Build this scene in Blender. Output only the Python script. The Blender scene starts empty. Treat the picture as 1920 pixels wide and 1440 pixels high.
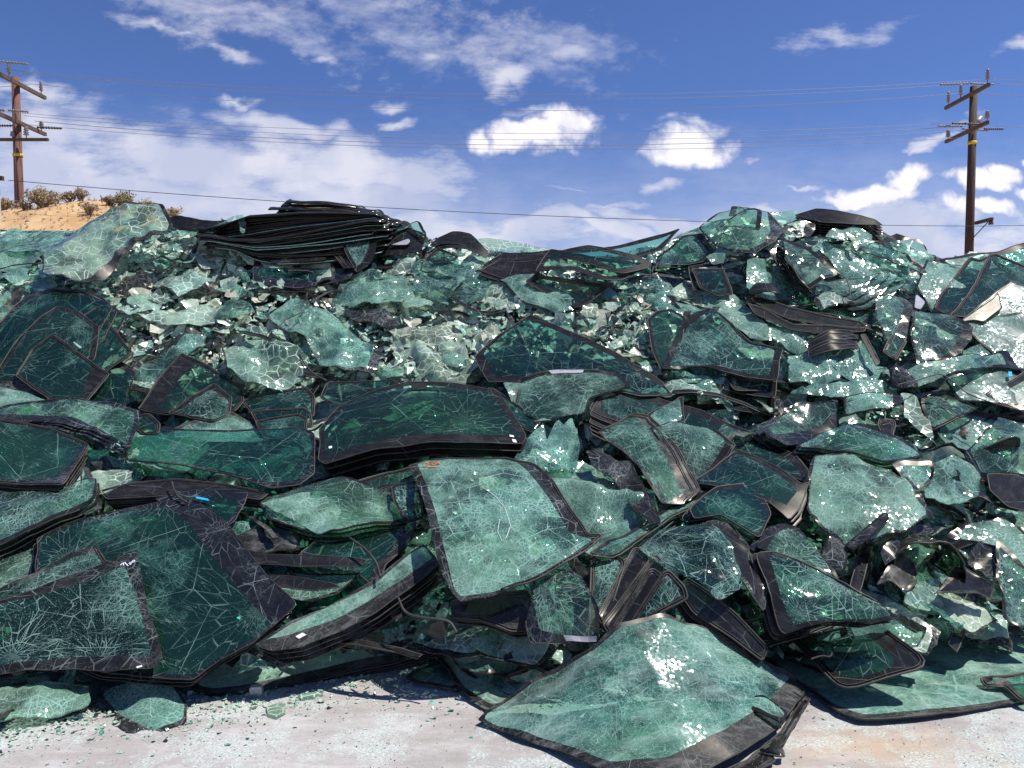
import bpy, math, random
import numpy as np
from mathutils import Vector, Matrix, noise as mn
from mathutils.geometry import delaunay_2d_cdt

SC = bpy.context.scene
COL = SC.collection
F = 1500.0                      # focal length in photo pixels
PITCH = math.radians(2.9)
CAM = Vector((0, 0, 1.6))
FWD = Vector((0, math.cos(PITCH), -math.sin(PITCH)))
RGT = Vector((1, 0, 0))
UPV = Vector((0, math.sin(PITCH), math.cos(PITCH)))

def P(px, py, d):
    """world point seen at photo pixel (px, py) at depth d metres"""
    return CAM + d * (FWD + RGT * ((px - 960) / F) + UPV * ((720 - py) / F))

def d_at_z(px, py, z):
    r = FWD + RGT * ((px - 960) / F) + UPV * ((720 - py) / F)
    return (z - CAM.z) / r.z if r.z < -1e-4 else 99.0

def project(w):
    v = w - CAM
    d = v.dot(FWD)
    return 960 + F * v.dot(RGT) / d, 720 - F * v.dot(UPV) / d, d

_TY = [300, 400, 500, 600, 700, 800, 900, 1000, 1100, 1200, 1300, 1460]
_TD = [7.6, 7.1, 6.6, 6.1, 5.7, 5.3, 4.85, 4.45, 4.12, 3.82, 3.55, 3.0]

def D(px, py):
    """depth of the face of the heap along the ray through (px, py)"""
    d = float(np.interp(py, _TY, _TD))
    if px < 260 and py < 540:
        d += 1.6 * min(1, (260 - px) / 200) * min(1, (540 - py) / 110)
    if px > 1650 and py > 880:
        d += 0.25 * min(1, (px - 1650) / 150)
    d += 0.10 * mn.noise(Vector((px / 230, py / 170, 3.1)))
    g = d_at_z(px, py, 0.0)
    return min(d, g - 0.02)

SKY_X = [-900, -200, 0, 60, 150, 300, 380, 460, 530, 700, 745, 800, 840, 900, 1030, 1120, 1250, 1320, 1380, 1520, 1640, 1700, 1755, 1800, 1920, 2200, 2900]
SKY_Y = [560, 450, 428, 430, 436, 424, 428, 415, 410, 415, 425, 440, 460, 465, 480, 482, 455, 432, 408, 410, 425, 460, 488, 485, 466, 500, 620]
BASE_X = [-900, 0, 200, 350, 560, 760, 880, 1000, 1400, 1500, 1600, 1700, 1800, 1920, 2900]
BASE_Y = [1300, 1300, 1270, 1270, 1230, 1210, 1225, 1240, 1240, 1215, 1200, 1180, 1165, 1160, 1150]

# ------------------------------------------------------------------ objects
def tag(o, label=None, cat=None, group=None, kind=None):
    if label: o['label'] = label
    if cat: o['category'] = cat
    if group: o['group'] = group
    if kind: o['kind'] = kind
    return o

def empty(name, loc, label=None, cat=None, group=None, kind='thing'):
    o = bpy.data.objects.new(name, None)
    o.empty_display_size = 0.05
    COL.objects.link(o)
    o.location = loc
    return tag(o, label, cat, group, kind)

def mesh_obj(name, verts, faces, mat, parent=None, uvs=None, smooth=True, mats=None, midx=None):
    me = bpy.data.meshes.new(name)
    me.from_pydata([tuple(v) for v in verts], [], [tuple(f) for f in faces])
    if mats:
        for m in mats: me.materials.append(m)
        if midx is not None:
            me.polygons.foreach_set('material_index', midx)
    elif mat:
        me.materials.append(mat)
    if uvs is not None:
        lay = me.uv_layers.new(name='UVMap')
        vi = np.zeros(len(me.loops), dtype=np.int32)
        me.loops.foreach_get('vertex_index', vi)
        lay.data.foreach_set('uv', np.asarray(uvs, dtype=np.float32)[vi].ravel())
    if smooth:
        me.polygons.foreach_set('use_smooth', [True] * len(me.polygons))
    me.update()
    o = bpy.data.objects.new(name, me)
    COL.objects.link(o)
    if parent: o.parent = parent
    return o

def copy_tree(o, parent=None):
    c = o.copy(); COL.objects.link(c)
    if parent: c.parent = parent
    for ch in list(o.children):
        copy_tree(ch, c)
    return c

class MB:
    """collects boxes and tubes into one mesh"""
    def __init__(s): s.v = []; s.f = []
    def add(s, vs, fs):
        b = len(s.v); s.v += [Vector(v) for v in vs]; s.f += [tuple(b + i for i in f) for f in fs]
    def box(s, c, size, rot=None):
        x, y, z = (a / 2 for a in size)
        vs = [Vector((i * x, j * y, k * z)) for i in (-1, 1) for j in (-1, 1) for k in (-1, 1)]
        if rot: vs = [rot @ v for v in vs]
        s.add([Vector(c) + v for v in vs], [(0,1,3,2),(4,6,7,5),(0,4,5,1),(2,3,7,6),(0,2,6,4),(1,5,7,3)])
    def tube(s, pts, r, n=6, closed=False, caps=True):
        pts = [Vector(p) for p in pts]; m = len(pts)
        rs = r if isinstance(r, (list, tuple)) else [r] * m
        ref = None; rings = []
        for i, p in enumerate(pts):
            a = pts[i - 1] if (i > 0 or closed) else p
            b = pts[(i + 1) % m] if (i < m - 1 or closed) else p
            t = (b - a)
            t = t.normalized() if t.length > 1e-9 else Vector((0, 0, 1))
            if ref is None:
                ref = t.orthogonal().normalized()
            ref = (ref - t * ref.dot(t))
            ref = ref.normalized() if ref.length > 1e-6 else t.orthogonal().normalized()
            w = t.cross(ref)
            rings.append([p + (ref * math.cos(2 * math.pi * k / n) + w * math.sin(2 * math.pi * k / n)) * rs[i] for k in range(n)])
        vs = [v for ring in rings for v in ring]
        fs = []
        for i in range(m if closed else m - 1):
            j = (i + 1) % m
            for k in range(n):
                l = (k + 1) % n
                fs.append((i * n + k, i * n + l, j * n + l, j * n + k))
        if not closed and caps:
            fs.append(tuple(range(n))[::-1]); fs.append(tuple((m - 1) * n + k for k in range(n)))
        s.add(vs, fs)
    def build(s, name, mat, parent=None, smooth=False):
        off = parent.location if parent and parent.parent is None else Vector()
        return mesh_obj(name, [v - off for v in s.v], s.f, mat, parent, smooth=smooth)

# ------------------------------------------------------------------ materials
class NT:
    def __init__(s, name):
        s.m = bpy.data.materials.new(name); s.m.use_nodes = True
        s.t = s.m.node_tree; s.t.nodes.clear(); s.out = s.n('ShaderNodeOutputMaterial')
    def n(s, typ, **kw):
        nd = s.t.nodes.new(typ)
        for k, v in kw.items(): setattr(nd, k, v)
        return nd
    def put(s, nd, key, val):
        if val is None: return
        if hasattr(val, 'is_output') or isinstance(val, bpy.types.NodeSocket): s.t.links.new(val, nd.inputs[key])
        else: nd.inputs[key].default_value = val
    def math(s, op, a, b=None, c=None, clamp=False):
        nd = s.n('ShaderNodeMath', operation=op); nd.use_clamp = clamp
        s.put(nd, 0, a); s.put(nd, 1, b)
        if c is not None: s.put(nd, 2, c)
        return nd.outputs[0]
    def vmath(s, op, a, b=None, scale=None):
        nd = s.n('ShaderNodeVectorMath', operation=op)
        s.put(nd, 0, a); s.put(nd, 1, b)
        if scale is not None: s.put(nd, 'Scale', scale)
        return nd.outputs['Value'] if op in ('LENGTH', 'DOT_PRODUCT') else nd.outputs[0]
    def ramp(s, v, a, b, c=0.0, d=1.0, smooth=False):
        nd = s.n('ShaderNodeMapRange', clamp=True)
        if smooth: nd.interpolation_type = 'SMOOTHSTEP'
        s.put(nd, 0, v); s.put(nd, 1, a); s.put(nd, 2, b); s.put(nd, 3, c); s.put(nd, 4, d)
        return nd.outputs[0]
    def noise(s, vec, scale, detail=2, rough=0.5, dim='2D', color=False):
        nd = s.n('ShaderNodeTexNoise', noise_dimensions=dim)
        s.put(nd, 'Vector', vec); s.put(nd, 'Scale', scale); s.put(nd, 'Detail', detail); s.put(nd, 'Roughness', rough)
        return nd.outputs['Color' if color else 0]
    def voro(s, vec, scale, feature='F1', out='Distance', dim='2D'):
        nd = s.n('ShaderNodeTexVoronoi', feature=feature, voronoi_dimensions=dim)
        s.put(nd, 'Vector', vec); s.put(nd, 'Scale', scale)
        return nd.outputs[out]
    def mapping(s, vec, loc=(0, 0, 0), rot=(0, 0, 0), scale=(1, 1, 1)):
        nd = s.n('ShaderNodeMapping'); s.put(nd, 'Vector', vec)
        nd.inputs['Location'].default_value = loc; nd.inputs['Rotation'].default_value = rot; nd.inputs['Scale'].default_value = scale
        return nd.outputs[0]
    def mix(s, f, a, b):
        nd = s.n('ShaderNodeMix', data_type='RGBA'); s.put(nd, 0, f); s.put(nd, 6, a); s.put(nd, 7, b)
        return nd.outputs[2]
    def mixsh(s, f, a, b):
        nd = s.n('ShaderNodeMixShader'); s.put(nd, 0, f); s.put(nd, 1, a); s.put(nd, 2, b)
        return nd.outputs[0]
    def bsdf(s, typ, col=None, rough=None, normal=None):
        nd = s.n(typ)
        if col is not None: s.put(nd, 'Color', col)
        if rough is not None: s.put(nd, 'Roughness', rough)
        if normal is not None: s.put(nd, 'Normal', normal)
        return nd.outputs[0]
    def end(s, sh):
        s.t.links.new(sh, s.out.inputs[0]); return s.m

def c4(r, g=None, b=None):
    return (r, g, b, 1) if g is not None else (r, r, r, 1)

def crack_nodes(n, big=7.0, bw=0.004, fine=30.0, fw=0.003, fmask=0.5, streak=0.5, radial=0.7, facet=0.06, speck=0.72, ff=0.5, warp=0.008, cell=1.6, l1a=0.6):
    """returns crack factor and perturbed normal; the texture space is the sheet's own surface in metres"""
    uv = n.n('ShaderNodeUVMap').outputs[0]
    w = n.noise(uv, 7.0, 3, 0.65, color=True)
    w = n.vmath('SCALE', n.vmath('SUBTRACT', w, (0.5, 0.5, 0.5)), scale=warp * 2)
    p = n.vmath('ADD', uv, w)
    # a slow mask decides where the shatter is dense
    mk = n.noise(uv, 2.6, 4, 0.66)
    mask = n.ramp(mk, fmask - 0.05, fmask + 0.09)
    d1 = n.voro(p, big, 'DISTANCE_TO_EDGE')
    l1 = n.ramp(d1, bw * big * 0.3, bw * big, l1a, 0)
    d2 = n.voro(p, fine, 'DISTANCE_TO_EDGE')
    l2 = n.math('MULTIPLY', n.ramp(d2, fw * fine * 0.3, fw * fine, 1, 0), mask)
    # cracks fade in and out along their length
    fade = n.ramp(n.noise(uv, 8.0, 2), 0.36, 0.58, 0.20, 1)
    f = n.math('MULTIPLY', n.math('MAXIMUM', l1, n.math('MULTIPLY', l2, ff)), fade)
    # fans of straight cracks running out from impact points: cells in (angle, log radius) space
    if radial > 0:
        pos = n.voro(uv, cell, 'F1', 'Position')
        v = n.vmath('SUBTRACT', p, pos)
        sep = n.n('ShaderNodeSeparateXYZ'); n.put(sep, 0, v)
        rad = n.vmath('LENGTH', v); ang = n.math('ARCTAN2', sep.outputs[1], sep.outputs[0])
        lr = n.math('LOGARITHM', n.math('ADD', rad, 0.01), 2.718)
        tot = None
        for ka, kr, w_, off, amp in ((4.3, 1.3, 0.0015, 3.3, 0.85), (12.0, 3.0, 0.0011, 17.1, 0.65)):
            cb = n.n('ShaderNodeCombineXYZ'); n.put(cb, 0, n.math('MULTIPLY', ang, ka)); n.put(cb, 1, n.math('ADD', n.math('MULTIPLY', lr, kr), off))
            dd = n.voro(cb.outputs[0], 1.0, 'DISTANCE_TO_EDGE')
            th = n.math('DIVIDE', w_ * ka, n.math('ADD', rad, 0.02))
            l = n.math('MULTIPLY', n.math('SUBTRACT', 1.0, n.math('DIVIDE', dd, th), clamp=True), amp)
            l = n.math('MINIMUM', n.math('MULTIPLY', l, 1.8), amp)
            tot = l if tot is None else n.math('MAXIMUM', tot, n.math('MULTIPLY', l, n.ramp(mk, fmask - 0.10, fmask + 0.08, 0.06, 1)))
        near = n.math('MULTIPLY', n.ramp(rad, 0.05, 0.6, 1.0, 0.5), n.ramp(rad, 0.0, 0.09, 0.45, 1.0))
        f = n.math('MAXIMUM', f, n.math('MULTIPLY', n.math('MULTIPLY', tot, near), n.math('MULTIPLY', radial, fade)))
    if streak > 0:
        q = n.mapping(p, rot=(0, 0, 0.5), scale=(1.6, 11, 1))
        s1 = n.ramp(n.math('ABSOLUTE', n.math('SUBTRACT', n.noise(q, 1.6, 2, 0.6), 0.5)), 0.001, 0.006, 1.0, 0)
        f = n.math('MAXIMUM', f, n.math('MULTIPLY', n.math('MULTIPLY', s1, streak), n.ramp(mk, 0.40, 0.56, 0.2, 1)))
    sp = n.ramp(n.noise(uv, 170, 1), speck, speck + 0.05)
    hr = n.noise(n.vmath('ADD', p, n.vmath('SCALE', n.noise(uv, 18, 2, 0.6, color=True), scale=0.05)), 15, 3, 0.62)
    hair = n.math('MULTIPLY', n.ramp(n.math('ABSOLUTE', n.math('SUBTRACT', hr, 0.5)), 0.0015, 0.010, 0.75, 0), n.ramp(mk, fmask - 0.14, fmask + 0.06, 0.0, 1))
    f = n.math('MAXIMUM', f, n.math('MULTIPLY', hair, streak))
    pw = n.math('MULTIPLY', n.ramp(n.noise(uv, 11, 6, 0.78), 0.60, 0.74), n.ramp(mk, fmask - 0.05, fmask + 0.15, 0.0, 0.55))
    f = n.math('MAXIMUM', f, pw)
    f = n.math('MAXIMUM', f, n.math('MULTIPLY', sp, 0.8), clamp=True)
    geo = n.n('ShaderNodeNewGeometry')
    cellc = n.voro(p, big, 'F1', 'Color')
    cell2 = n.voro(p, 100, 'F1', 'Color')
    a = n.vmath('SCALE', n.vmath('SUBTRACT', cellc, (0.5, 0.5, 0.5)), scale=facet * 0.45)
    nd = n.n('ShaderNodeVectorMath', operation='SCALE'); n.put(nd, 0, n.vmath('SUBTRACT', cell2, (0.5, 0.5, 0.5)))
    n.put(nd, 'Scale', n.math('MULTIPLY', mask, facet * 1.25))
    nrm = n.vmath('NORMALIZE', n.vmath('ADD', n.vmath('ADD', geo.outputs['Normal'], a), nd.outputs[0]))
    return uv, f, nrm, mask, mk

CRACK = (0.50, 0.78, 0.67)

def glass_mat(name, tint=(0.42, 0.70, 0.60), milk=0.18, body=(0.13, 0.34, 0.27), crack=CRACK, cint=0.85, rough=0.06, dust=0.0, dustcol=(0.62, 0.66, 0.62), **kw):
    tint = (tint[0], tint[1], tint[2] * .95); body = (body[0], body[1], body[2] * .88)
    n = NT(name)
    uv, f, nrm, mask, mk = crack_nodes(n, **kw)
    rnd = n.n('ShaderNodeObjectInfo').outputs['Random']
    low = n.noise(uv, 1.6, 3, 0.6)
    vr = n.math('ADD', n.math('MULTIPLY', rnd, 0.6), n.math('MULTIPLY', n.ramp(low, 0.35, 0.65), 0.4))
    tc_ = n.mix(vr, c4(*(t * k for t, k in zip(tint, (1.18, 1.0, 0.90)))), c4(*(t * k for t, k in zip(tint, (0.74, 0.95, 1.05)))))
    bc_ = n.mix(vr, c4(*(t * k for t, k in zip(body, (1.5, 1.0, 0.92)))), c4(*(t * k for t, k in zip(body, (0.6, 0.95, 1.08)))))
    tr = n.bsdf('ShaderNodeBsdfTransparent', tc_)
    df = n.bsdf('ShaderNodeBsdfDiffuse', bc_)
    tl = n.bsdf('ShaderNodeBsdfTranslucent', bc_)
    haze = n.mixsh(0.4, df, tl)
    mfac = n.math('MULTIPLY', n.math('ADD', n.math('MULTIPLY', mask, milk), milk * 0.5), n.ramp(vr, 0.0, 1.0, 1.25, 0.6), clamp=True)
    base = n.mixsh(mfac, tr, haze)
    cr = n.mixsh(0.35, n.bsdf('ShaderNodeBsdfDiffuse', c4(*crack), normal=nrm), n.bsdf('ShaderNodeBsdfTranslucent', c4(*crack)))
    base = n.mixsh(n.math('MULTIPLY', f, cint), base, cr)
    fr = n.n('ShaderNodeFresnel'); fr.inputs['IOR'].default_value = 1.52; n.put(fr, 'Normal', nrm)
    gl = n.bsdf('ShaderNodeBsdfGlossy', c4(0.95), rough, nrm)
    sh = n.mixsh(n.math('MULTIPLY', fr.outputs[0], 1.0, clamp=True), base, gl)
    if dust > 0:
        dn = n.noise(n.mapping(uv, scale=(1, 2.5, 1)), 3.5, 6, 0.72)
        dm = n.math('MULTIPLY', n.ramp(dn, 0.45, 0.75), dust)
        sh = n.mixsh(dm, sh, n.bsdf('ShaderNodeBsdfDiffuse', c4(*dustcol)))
    return n.end(sh)

def frit_mat(name, col=(0.013, 0.0125, 0.012), cint=0.6, rough=0.12, dust=0.25, dustcol=(0.30, 0.29, 0.28), crack=(0.55, 0.66, 0.64), **kw):
    n = NT(name)
    uv, f, nrm, mask, mk = crack_nodes(n, **kw)
    df = n.bsdf('ShaderNodeBsdfDiffuse', c4(*col))
    base = n.mixsh(n.math('MULTIPLY', f, cint), df, n.bsdf('ShaderNodeBsdfDiffuse', c4(*crack), normal=nrm))
    fr = n.n('ShaderNodeFresnel'); fr.inputs['IOR'].default_value = 1.52; n.put(fr, 'Normal', nrm)
    sh = n.mixsh(fr.outputs[0], base, n.bsdf('ShaderNodeBsdfGlossy', c4(0.85, 0.80, 0.70), rough, nrm))
    dn = n.noise(n.mapping(uv, scale=(1, 3, 1)), 6, 6, 0.75)
    dm = n.math('MULTIPLY', n.ramp(dn, 0.48, 0.8), dust)
    sh = n.mixsh(dm, sh, n.bsdf('ShaderNodeBsdfDiffuse', c4(*dustcol)))
    return n.end(sh)

def plain_mat(name, col, rough=0.6, var=0.25, scale=20, spec=0.3, col2=None, bump=0.0):
    n = NT(name)
    tc = n.n('ShaderNodeTexCoord').outputs['Object']
    v = n.noise(tc, scale, 4, 0.6, dim='3D')
    c2 = col2 or tuple(min(1, x * (1 + var * 2) + 0.01) for x in col)
    c1 = col if col2 else tuple(x * (1 - var) for x in col)
    cc = n.mix(n.ramp(v, 0.35, 0.65), c4(*c1), c4(*c2))
    pr = n.n('ShaderNodeBsdfPrincipled'); n.put(pr, 'Base Color', cc); n.put(pr, 'Roughness', rough)
    pr.inputs['Specular IOR Level'].default_value = spec
    if bump:
        b = n.n('ShaderNodeBump'); b.inputs['Strength'].default_value = bump; b.inputs['Distance'].default_value = 0.01
        n.put(b, 'Height', n.noise(tc, scale * 3, 3, 0.6, dim='3D')); n.put(pr, 'Normal', b.outputs[0])
    return n.end(pr.outputs[0])

M = {}
CRACK = (0.50, 0.84, 0.70)
CRACK = (0.68, 0.90, 0.80)
M['clean'] = glass_mat('clean_green_glass', tint=(0.44, 0.72, 0.62), milk=0.14, body=(0.10, 0.34, 0.28), cint=0.75, big=1.8, bw=0.0022, fine=22, fw=0.0022, fmask=0.66, facet=0.015, ff=0.3, speck=0.80, streak=0.3, radial=0.45, cell=1.1)
M['teal'] = glass_mat('deep_teal_glass', tint=(0.39, 0.68, 0.60), milk=0.20, body=(0.07, 0.31, 0.26), cint=0.75, big=2.0, bw=0.0022, fine=24, fw=0.0022, fmask=0.60, streak=0.4, facet=0.03, ff=0.4, speck=0.78, radial=0.45, cell=1.3)
M['cracked'] = glass_mat('cracked_green_glass', tint=(0.50, 0.76, 0.66), milk=0.21, body=(0.17, 0.45, 0.36), cint=0.9, big=3.6, bw=0.0026, fine=30, fw=0.0026, fmask=0.53, streak=0.9, facet=0.10, ff=0.6, radial=0.7, cell=1.9)
M['web'] = glass_mat('spider_cracked_glass', tint=(0.52, 0.76, 0.67), milk=0.13, body=(0.14, 0.40, 0.32), cint=0.95, big=6, bw=0.0024, fine=32, fw=0.0026, fmask=0.54, streak=0.7, facet=0.10, ff=0.6, radial=0.75, cell=2.6)
M['shattered'] = glass_mat('shattered_green_glass', l1a=0.8, tint=(0.50, 0.74, 0.65), milk=0.33, body=(0.23, 0.54, 0.44), cint=0.95, big=8, bw=0.003, fine=42, fw=0.0025, fmask=0.42, streak=0.9, facet=0.20, rough=0.11, ff=0.75, speck=0.69, radial=0.65, cell=2.4)
M['pale'] = glass_mat('pale_crushed_glass', l1a=1.0, tint=(0.52, 0.68, 0.60), milk=0.95, body=(0.36, 0.58, 0.47), crack=(0.86, 0.95, 0.84), cint=0.95, big=19, bw=0.0050, fine=46, fw=0.0028, fmask=0.5, facet=0.25, rough=0.16, ff=0.4, speck=0.69, streak=0.6, radial=0.0, warp=0.008)
M['crazed'] = glass_mat('crazed_green_laminate', l1a=1.0, tint=(0.46, 0.68, 0.60), milk=0.62, body=(0.20, 0.42, 0.34), crack=(0.74, 0.90, 0.80), cint=0.9, big=15, bw=0.0045, fine=46, fw=0.0028, fmask=0.5, facet=0.22, rough=0.16, ff=0.4, speck=0.70, streak=0.4, radial=0.0, warp=0.008)
M['dusty'] = glass_mat('dusty_green_glass', tint=(0.50, 0.74, 0.64), milk=0.42, body=(0.18, 0.44, 0.35), cint=0.85, big=2.5, bw=0.0024, fine=38, fw=0.0025, fmask=0.46, streak=1.0, facet=0.17, rough=0.15, dust=0.40, dustcol=(0.42, 0.56, 0.50), ff=0.55, speck=0.69, radial=0.6, cell=1.7)
M['dusty_light'] = glass_mat('pale_dusty_green_glass', tint=(0.62, 0.80, 0.72), milk=0.80, body=(0.20, 0.40, 0.33), cint=1.0, big=6, bw=0.009, fine=20, fw=0.007, fmask=0.42, streak=1.0, facet=0.12, rough=0.18, dust=0.40, dustcol=(0.44, 0.56, 0.50), ff=0.6, speck=0.68, radial=0.7, cell=1.5)
M['frit'] = frit_mat('black_ceramic_border', cint=0.30, big=2.5, bw=0.0024, fine=30, fmask=0.66, facet=0.012, streak=0.0, speck=0.90, dust=0.10, radial=0.25, cell=1.3)
M['frit_cracked'] = frit_mat('cracked_ceramic_border', cint=0.6, big=7, bw=0.0026, fine=30, fw=0.0025, fmask=0.56, facet=0.09, streak=0.4, speck=0.84, dust=0.12, radial=0.45, cell=2)
M['frit_dusty'] = frit_mat('dusty_ceramic_border', cint=0.35, big=3, bw=0.0024, fine=30, fmask=0.56, facet=0.05, dust=0.55, dustcol=(0.26, 0.26, 0.255), rough=0.34, streak=0.4, radial=0.2)
M['blue'] = frit_mat('blue_black_border', col=(0.009, 0.010, 0.014), cint=0.5, big=4, bw=0.0024, fine=28, fmask=0.58, facet=0.03, streak=0.2, speck=0.9, dust=0.06, radial=0.45, cell=1.6)
M['rubber'] = plain_mat('weathered_black_rubber', (0.018, 0.017, 0.016), 0.55, col2=(0.06, 0.054, 0.048), scale=9, spec=0.4)
M['rubber_dark'] = plain_mat('black_rubber', (0.008, 0.008, 0.008), 0.5, col2=(0.022, 0.021, 0.02), scale=10, spec=0.35)
M['edge'] = plain_mat('green_glass_edge', (0.16, 0.34, 0.28), 0.3, col2=(0.40, 0.58, 0.50), scale=30)
M['sticker'] = plain_mat('white_sticker_paper', (0.78, 0.78, 0.80), 0.6, var=0.05)
M['silver'] = plain_mat('painted_silver_reflection', (0.34, 0.33, 0.37), 0.22, var=0.1, spec=0.6)  # bright reflections on the glass, put into the colour as flat silver
M['yellow'] = plain_mat('yellow_paint_pen', (0.65, 0.50, 0.05), 0.6, var=0.15)
M['orange'] = plain_mat('orange_paint_pen', (0.78, 0.24, 0.08), 0.6, var=0.15)
M['white_ink'] = plain_mat('white_paint_pen', (0.75, 0.78, 0.85), 0.6, var=0.05)
M['grey_ink'] = plain_mat('printed_grey_ink', (0.35, 0.35, 0.40), 0.6, var=0.05)
M['blue_tape'] = plain_mat('bright_blue_tape', (0.02, 0.38, 0.75), 0.4, var=0.05)
M['snow'] = plain_mat('crushed_white_glass', (0.62, 0.68, 0.66), 0.7, var=0.2, scale=60, bump=0.6)

rng = random.Random(7)
nrng = np.random.RandomState(5)
# ------------------------------------------------------------------ sheet builder
def round_poly(pts, r, widths=None):
    """2D polygon with rounded corners"""
    m = len(pts); out = []
    for i in range(m):
        a, b, c = np.array(pts[i - 1]), np.array(pts[i]), np.array(pts[(i + 1) % m])
        la, lc = np.linalg.norm(a - b), np.linalg.norm(c - b)
        if la < 1e-6 or lc < 1e-6: continue
        t = min(r, la * 0.45, lc * 0.45)
        p0 = b + (a - b) / la * t; p2 = b + (c - b) / lc * t
        for k in range(4):
            s = k / 3
            out.append((1 - s) ** 2 * p0 + 2 * s * (1 - s) * b + s * s * p2)
    return out

def resample(loop, step):
    out = []; m = len(loop)
    for i in range(m):
        a, b = np.array(loop[i]), np.array(loop[(i + 1) % m])
        L = np.linalg.norm(b - a)
        if L < 1e-5: continue
        k = max(1, int(L / step))
        for j in range(k): out.append(a + (b - a) * j / k)
    res = []
    for p in out:
        if not res or np.linalg.norm(p - res[-1]) > step * 0.22: res.append(p)
    return res

def inset_poly(pts, ws):
    m = len(pts); out = []
    lines = []
    for i in range(m):
        a, b = np.array(pts[i]), np.array(pts[(i + 1) % m])
        d = (b - a) / (np.linalg.norm(b - a) + 1e-9)
        nrm = np.array((-d[1], d[0]))          # inward for CCW
        lines.append((a + nrm * ws[i], d))
    for i in range(m):
        (p, d), (q, e) = lines[i - 1], lines[i]
        cr = d[0] * e[1] - d[1] * e[0]
        v = np.array(pts[i])
        if abs(cr) < 0.12:
            w = (ws[i - 1] + ws[i]) / 2
            out.append(v + np.array((-e[1], e[0])) * w)
        else:
            t = ((q[0] - p[0]) * e[1] - (q[1] - p[1]) * e[0]) / cr
            x = p + d * t
            dv = x - v; L = np.linalg.norm(dv); mx = 2.2 * max(ws[i - 1], ws[i])
            if L > mx: x = v + dv / L * mx
            out.append(x)
    return out

def inside(poly, pts):
    poly = np.asarray(poly); pts = np.asarray(pts)
    x, y = pts[:, 0], pts[:, 1]; res = np.zeros(len(pts), bool)
    px, py = poly[:, 0], poly[:, 1]; m = len(poly); j = m - 1
    for i in range(m):
        if abs(py[j] - py[i]) > 1e-12:
            c = ((py[i] > y) != (py[j] > y)) & (x < (px[j] - px[i]) * (y - py[i]) / (py[j] - py[i]) + px[i])
            res ^= c
        j = i
    return res

def edge_dist(loop, pts):
    loop = np.asarray(loop); pts = np.asarray(pts); best = np.full(len(pts), 1e9)
    a = loop; b = np.roll(loop, -1, axis=0)
    for i in range(len(loop)):
        d = b[i] - a[i]; L = d.dot(d) + 1e-12
        t = np.clip(((pts - a[i]) @ d) / L, 0, 1)
        q = a[i] + t[:, None] * d
        best = np.minimum(best, np.linalg.norm(pts - q, axis=1))
    return best

def ridge(u, v, s, seed):
    return 1 - abs(mn.noise(Vector((u * s + seed, v * s - seed * 0.7, seed)))) * 2.4

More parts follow.
